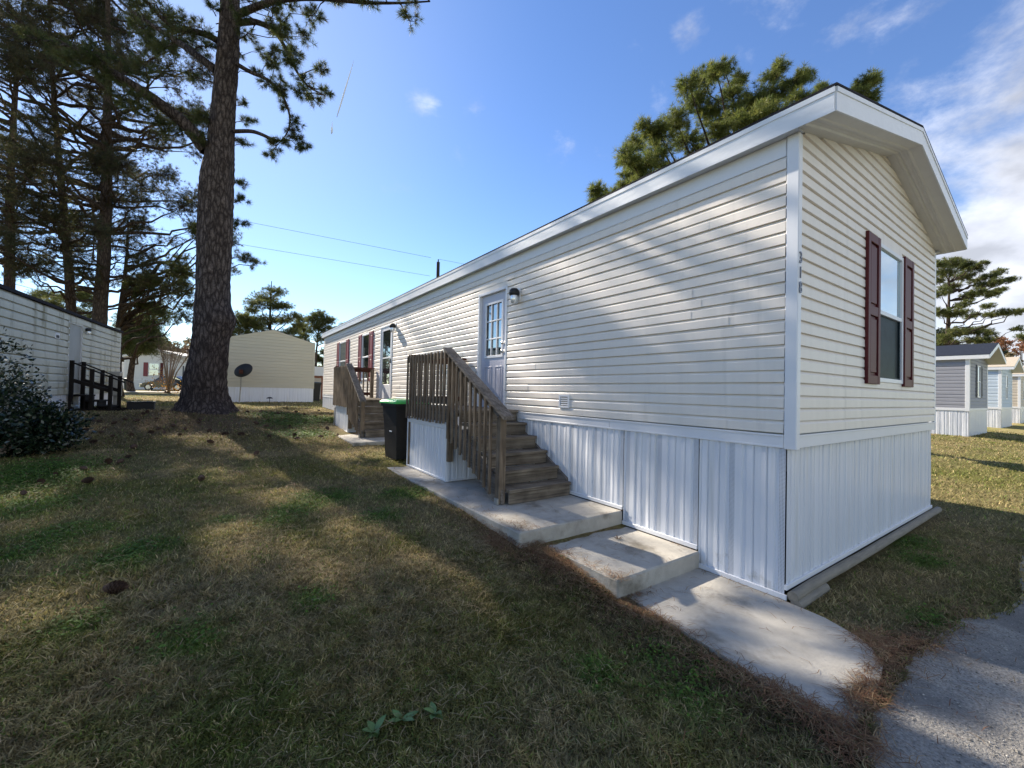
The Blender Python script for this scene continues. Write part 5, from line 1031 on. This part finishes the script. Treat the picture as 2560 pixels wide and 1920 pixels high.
# far woods as one mass
def woods():
    r = np.random.default_rng(99); P_ = []
    for (u0, u1, v0, v1, d0, n) in [(250, 470, 850, 950, 85, 5200), (560, 860, 880, 990, 95, 7000), (2330, 2640, 880, 985, 90, 7000), (-100, 260, 800, 950, 80, 3500)]:
        for k in range(n):
            u = r.uniform(u0, u1); h = fbm(np.array([u*.03]), np.array([.5]), 4)[0]; v = v1-(v1-v0)*(.35+.9*h)*r.uniform(0, 1)**.7; P_.append(at(u, v, d0+r.uniform(-6, 14)))
    P_ = np.array(P_); k = len(P_); D_ = unit(r.standard_normal((k, 3))); a = unit(np.cross(D_, unit(r.standard_normal((k, 3)))))
    V = np.stack([P_, P_+D_*.3+a*.25, P_+D_*.6, P_+D_*.3-a*.25], 1).reshape(-1, 3); b = MB(); b.add(V, np.arange(4*k).reshape(-1, 4)); w_ = r.dirichlet((.7, .7, .5), k)
    o = b.build('distant_woods', 'leaf', tint=np.repeat(w_@np.array(((.045, .06, .022), (.11, .085, .045), (.17, .12, .06))), 4, 0), fix=False); struct(o, 'stuff'); tag(o, 'far off mixed wood of brown and dark green trees behind the homes', 'woods')
woods()

# ------------------------------------------------------------------ grass, litter, cones, weeds
def inside_hard(x, y):
    h = (x > -1.06) & (x < 4.66) & (y > -.0) & (y < .72) & (x > -1.03)
    h |= (x > -1.43) & (x < 4.66) & (y > 1.62) & (y < 5.45); h |= (x > -1.15) & (x < 4.66) & (y > .72) & (y <= 1.62); h |= (x > -.02) & (x < 4.66) & (y > -.10) & (y < 18)
    h |= (x > -1.07) & (x < 0) & (y > 3.8) & (y < 5.4); h |= (x > -1.43) & (x < 0) & (y > 7.3) & (y < 11)
    right = np.interp(y, [-.75, -.64, -.5, -.29, 0, .72], [-.60, -.32, -.15, -.06, -.03, -.03]); left = np.interp(y, [-.77, -.49, -.1, .53, .72], [-1.2, -1.19, -1.13, -1.05, -1.03])
    h |= (y > -.76) & (y < .73) & (x > left) & (x < right)
    st = np.interp(x, ex, ey); h |= y < st-.11*fbm(x*9, y*9, 71)*fbm(x*2.3, y*0, 72)**.5
    return h
def grass():
    r = np.random.default_rng(123); n = 2600000; c = CP[:2]
    th0 = math.atan2(CM[0]@[0, 0, -1.], CM[1]@[0, 0, -1.])       # heading
    th = th0+r.uniform(R(-60), R(60), n); u = r.uniform(0, 1, n)
    # density ~ const to 3.5 m, then falling with distance squared
    d = np.where(u < .34, np.sqrt(r.uniform(1.3**2, 3.6**2, n)), 3.6*np.exp(r.uniform(0, 1, n)*math.log(34/3.6)))
    x = c[0]+d*np.sin(th); y = c[1]+d*np.cos(th); k = ~inside_hard(x, y)
    k &= r.uniform(0, 1, n) < np.where(d < 3.6, .36, .27)
    x, y, d = x[k], y[k], d[k]; n = len(x)
    sc = np.clip(d/5, 1, 5)*.75+.25; h = r.uniform(.015, .040, n)*(.8+.2*sc)*(.6+.8*fbm(x*1.7, y*1.7, 31)); wd_ = r.uniform(.0018, .0048, n)*sc**.9
    col = albedo(x, y); vv = r.uniform(0, 1, (n, 1)); col = np.where(vv < .16, TAN*1.25, np.where(vv > .90, GREEN*1.3, col)); col = col*r.uniform(.45, 1.35, (n, 1))*(.45+1.1*fbm(x*16, y*16, 61, 3))[:, None]; h = h*(.45+1.1*fbm(x*11, y*11, 62, 2))
    z = gz(x, y)+(fbm(x*6, y*6, 11)-.5)*.025-.004; z = np.where(y < np.interp(x, ex, ey)+.01, np.maximum(z, .0), z); a = r.uniform(0, 2*np.pi, n); la = a+r.uniform(-1, 1, n); ln = r.uniform(.3, 1.9, n)*h
    sx, sy = np.cos(a)*wd_, np.sin(a)*wd_; lx, ly = -np.sin(la)*ln, np.cos(la)*ln
    B0 = np.stack([x-sx, y-sy, z], 1); B1 = np.stack([x+sx, y+sy, z], 1); M0 = np.stack([x-sx*.8+lx*.35, y-sy*.8+ly*.35, z+h*.62], 1); M1 = np.stack([x+sx*.8+lx*.35, y+sy*.8+ly*.35, z+h*.62], 1); T_ = np.stack([x+lx, y+ly, z+h], 1)
    V = np.stack([B0, B1, M1, M0, T_], 1).reshape(-1, 3); i = np.arange(n)*5
    b = MB(); b.add(V, np.stack([i, i+1, i+2, i+3], 1), np.stack([i+3, i+2, i+4], 1)); cc = np.repeat(col, 5, 0)
    o = b.build('grass', 'grassblade', tint=cc, fix=False); struct(o, 'stuff'); tag(o, 'short tan and green mown grass covering the lawn', 'grass'); print('blades', n)
    # clover leaflets in the vivid patches
    P_ = []
    for (px, py, rad) in GPATCH:
        m = int(min(1500, 1700*rad*rad*3.2)); q_ = r.standard_normal((m, 2))*rad*.55; P_.append(np.stack([px+q_[:, 0], py+q_[:, 1]], 1))
    P_ = np.concatenate(P_); P_ = P_[~inside_hard(P_[:, 0], P_[:, 1])]; n = len(P_); z = gz(P_[:, 0], P_[:, 1])+r.uniform(.012, .045, n); s = r.uniform(.006, .012, n)*np.clip(np.hypot(P_[:, 0]-c[0], P_[:, 1]-c[1])/6, 1, 3); a = r.uniform(0, 6.28, n); tl = r.uniform(-.5, .5, (n, 2))
    V = []
    for k in range(4): V.append(np.stack([P_[:, 0]+np.cos(a+k*1.57)*s, P_[:, 1]+np.sin(a+k*1.57)*s, z+s*(np.cos(a+k*1.57)*tl[:, 0]+np.sin(a+k*1.57)*tl[:, 1])], 1))
    b = MB(); b.add(np.stack(V, 1).reshape(-1, 3), np.arange(4*n).reshape(-1, 4)); col = np.repeat(VIVID*r.uniform(.45, 1.15, (n, 1)), 4, 0); o = b.build('clover', 'grassblade', tint=col, fix=False); struct(o, 'stuff'); tag(o, 'bright green low clover patches in the lawn', 'ground cover')
grass()
def straw():
    r = np.random.default_rng(321); P_ = []
    def blob(x, y, sx, sy, n): P_.append(np.stack([r.normal(x, sx, n), r.normal(y, sy, n)], 1))
    for (x, y, sx, sy, n) in [(-1.24, -.35, .06, .3, 600), (-1.12, .45, .05, .25, 400), (-1.22, .95, .07, .3, 700), (-1.30, 1.35, .10, .18, 900), (-1.6, 1.75, .13, .15, 900), (-1.5, 2.2, .1, .4, 300), (-.36, -.70, .13, .035, 240), (-.1, -.6, .09, .08, 500), (-.93, -.74, .10, .04, 260), (-1.28, -.80, .08, .04, 350), (.1, -.74, .1, .04, 200), (.6, -.85, .5, .05, 350), (-.75, -.72, .1, .04, 300),
                             (-1.18, -.6, .05, .15, 500), (-1.0, .68, .12, .02, 60), (-.6, .5, .3, .3, 26), (-.6, 1.2, .3, .3, 22), (-.4, -.2, .3, .3, 16), (-.7, 2.2, .3, .3, 26), (-.3, -1.1, .6, .2, 70), (-.05, .35, .02, .4, 50), (-.3, 1.60, .3, .03, 60), (-3.6, 2.2, 1.2, 1.3, 900), (-2.2, .9, .6, .7, 350), (-4.5, 11, 2.2, 2.2, 2500), (-3.0, 5.0, 1.5, 2.0, 900), (-2.6, 2, .9, .9, 350), (-3, 10, 2, 2, 1200)]: blob(x, y, sx, sy, n)
    P_ = np.concatenate(P_); n = len(P_); x, y = P_[:, 0], P_[:, 1]; z = gz(x, y)+.03
    z = np.where((x > -1.42) & (x < 0) & (y > 1.62) & (y < 5.4), .314, z); z = np.where((x > -1.14) & (x < 0) & (y > .71) & (y <= 1.62), .160, z); z = np.where((x > -1.2) & (x < 0) & (y > -.77) & (y <= .71), .012, z); z = np.where(y < np.interp(x, ex, ey), .010, z)
    onp = (x > -1.2) & (x < 0) & (y > -.7) & (y < 5.4)
    z = z+r.uniform(0, 1, n)*np.where(onp, .004, .03); a = r.uniform(0, 6.28, n); L_ = r.uniform(.05, .13, n)*np.where(y > 4, 1.3, 1); w_ = np.where(y > 4, .004, .0016); dx, dy = np.cos(a)*L_, np.sin(a)*L_; nx_, ny_ = -np.sin(a)*w_, np.cos(a)*w_; bx = r.uniform(-.2, .2, n)*L_
    tz = r.uniform(-.1, .14, n)*L_*np.where(onp, .15, 1.0); mxp = x+dx*.5-np.sin(a)*bx; myp = y+dy*.5+np.cos(a)*bx
    V = np.stack([np.stack([x-nx_, y-ny_, z], 1), np.stack([x+nx_, y+ny_, z], 1), np.stack([mxp+nx_, myp+ny_, z+.004+np.abs(tz)], 1), np.stack([mxp-nx_, myp-ny_, z+.004+np.abs(tz)], 1), np.stack([x+dx, y+dy, z+np.maximum(tz, 0)], 1)], 1).reshape(-1, 3); i = np.arange(n)*5
    b = MB(); b.add(V, np.stack([i, i+1, i+2, i+3], 1), np.stack([i+3, i+2, i+4], 1)); c = np.array([[.20, .095, .045], [.13, .06, .035], [.34, .26, .14]]); w2 = r.dirichlet((.7, .7, .5), n); pale = (y > -.3) & (x < -1.7) & (y < 4); w2[pale] = (0.05, .1, .85)
    o = b.build('pine_straw', 'straw', tint=np.repeat(w2@c, 5, 0), fix=False); struct(o, 'stuff'); tag(o, 'reddish brown fallen pine needles along the walk and under the trees', 'pine needles')
straw()
def grit():
    r = np.random.default_rng(17); n = 5200; x = np.concatenate([r.uniform(-2.2, 3.5, n//2), r.normal(-.4, .8, n//2)]); y = np.interp(x, ex, ey)-np.abs(r.normal(0, .45, n))-.01; s = r.uniform(.0015, .006, (n, 1))*r.uniform(.5, 1.3, (n, 1)); P0 = np.stack([x, y, np.full(n, .005)], 1)+np.array([0, 0, .5])*s
    d = np.array([[1, 0, 0], [0, 1, 0], [-1, 0, 0], [0, -1, 0], [0, 0, .6], [0, 0, -.6]]); V = (P0[:, None]+d[None]*s[:, None]*r.uniform(.6, 1.3, (n, 6, 1))).reshape(-1, 3)
    T_ = np.array([(0, 1, 4), (1, 2, 4), (2, 3, 4), (3, 0, 4), (1, 0, 5), (2, 1, 5), (3, 2, 5), (0, 3, 5)]); b = MB(); b.add(V, None, (T_[None]+(np.arange(n)*6)[:, None, None]).reshape(-1, 3)); c = np.repeat(np.array([.42, .39, .34])*r.uniform(.25, 1.3, (n, 1)), 6, 0)
    o = b.build('gravel', 'straw', tint=c, fix=False); struct(o, 'stuff'); tag(o, 'loose pale grit scattered along the edge of the asphalt', 'gravel')
grit()
def cone_mesh():
    b = MB(); r = np.random.default_rng(5); n = 90
    for k in range(n):
        f = k/n; a = k*2.39996; z = -.048+.096*f; rad = .034*math.sin(math.pi*(.12+.83*f))**.8; c, s = math.cos(a), math.sin(a); t = np.array([-s, c, 0]); o_ = np.array([c, s, 0]); p = np.array([0, 0, z]); up = .012
        e = p+o_*rad+np.array([0, 0, up*.5]); w_ = .0095*(.5+rad/.034*.7); b.add([p-t*.004, p+t*.004, e+t*w_, e-t*w_, e+o_*.006+np.array([0, 0, up*.5]), p+o_*rad*.8+np.array([0, 0, -.004])+t*w_, p+o_*rad*.8+np.array([0, 0, -.004])-t*w_], [(0, 1, 2, 3), (3, 2, 5, 6)], [(3, 2, 4), (6, 5, 4)])
    b.lathe([(.003, -.05), (.02, -.03), (.024, 0), (.012, .035), (.002, .05)], 0, 0, 8); me = b.mesh('pine_cone'); me.materials.append(M['cone']); return me
CMESH = cone_mesh(); first = True
Z8 = lambda x, y: (x/2.458, 1000+y/2.458)
cl = [(770, 127), (838, 137), (962, 122), (640, 183), (625, 209), (522, 199), (548, 248), (572, 269), (690, 232), (808, 226), (928, 212), (972, 187), (1008, 211), (1065, 168), (1103, 222), (1138, 187), (1285, 197), (1222, 145), (1375, 218), (1395, 217), (1293, 270), (820, 305), (785, 360), (515, 438), (250, 519), (537, 515), (340, 470), (1573, 342), (1655, 232), (1825, 247), (1970, 235), (2075, 222), (1820, 80), (1937, 107), (1757, 97), (1602, 80), (1522, 82), (1575, 152), (1635, 172), (2012, 185), (1745, 53), (1763, 54), (1873, 97), (145, 590), (665, 395), (738, 394), (1237, 499), (430, 290), (1480, 222), (880, 95), (905, 82), (1000, 72), (560, 140), (610, 138), (1230, 130), (1810, 225), (1780, 168), (1710, 90), (1690, 92), (2040, 128), (1960, 70), (700, 150)]
q = np.random.default_rng(8)
for k, c in enumerate(cl+[('big', 287, 1487)]):
    big = c[0] == 'big'; p = onG(*(c[1:] if big else Z8(*c))); s = 1.15 if big else q.uniform(.65, 1.15); o = bpy.data.objects.new('pine_cone', CMESH); C0.objects.link(o)
    o.location = (p[0], p[1], float(gz(p[0], p[1]))+.032*s+.012); o.rotation_euler = (R(80+q.uniform(-18, 18)), q.uniform(-.3, .3), q.uniform(0, 6.28)); o.scale = (s, s, s*1.1)
    lab = {24: 'rounded pine cone resting on sunlit grass near the left edge of the lawn', 25: 'pine cone lying alone on a tan sunlit patch left of centre', 27: 'dark pine cone upright in a bright sunlit streak of grass'}.get(k, 'brown fallen pine cone lying among others on the grass round the big pine')
    tag(o, 'large open pine cone in the near left foreground grass' if big else lab, 'pine cone', 'pine cones scattered on the lawn')
# one curled leaf on the second slab
def curl():
    b = MB(); r = np.random.default_rng(2)
    for k in range(6):
        a = k*1.05; b.add([(0, 0, .004), (.03*math.cos(a-.3), .03*math.sin(a-.3), .012), (.05*math.cos(a), .05*math.sin(a), .02+.01*(k % 2)), (.03*math.cos(a+.3), .03*math.sin(a+.3), .008)], [(0, 1, 2, 3)])
    b.xf(Matrix.Translation((-.42, 1.33, .157))); tag(b.build('dead_leaf', 'cone'), 'curled dark dead leaf on the middle concrete slab', 'leaf')
curl()
# broad leaved weeds
Z4 = lambda x, y: (800+x/2.304, 1200+y/2.304)
for k, (c, lab) in enumerate([((315, 1470), 'nearest broad leaved weed with a rounded pale leaf in the foreground grass'), ((470, 1400), 'middle broad leaved weed of the three in the foreground'), ((660, 1365), 'right hand upright broad leaved weed of the three in the foreground'), ((1410, 465), 'dark low weed at the edge of the middle slab')]):
    p = onG(*Z4(*c)); b = MB(); r = np.random.default_rng(k+40)
    for j in range(6):
        a = r.uniform(0, 6.28); L_ = r.uniform(.05, .085); el = r.uniform(.25, 1.0); V = []
        for i in range(6):
            f = i/5; ww = .017*math.sin(math.pi*(f*.85+.12)); x = L_*f*math.cos(el*(1-f*.5)); z = L_*f*math.sin(el)*(1-.35*f)+.008; V += [(x*math.cos(a)-ww*math.sin(a), x*math.sin(a)+ww*math.cos(a), z), (x*math.cos(a), x*math.sin(a), z-.004), (x*math.cos(a)+ww*math.sin(a), x*math.sin(a)-ww*math.cos(a), z)]
        b.add(V, [(3*i+t, 3*i+t+1, 3*i+t+4, 3*i+t+3) for i in range(5) for t in range(2)])
    b.xf(Matrix.Translation((p[0], p[1], float(gz(p[0], p[1]))+.01))); tag(b.build('weed', 'weed', smooth=True), lab, 'weed', 'broad leaved weeds in the grass')
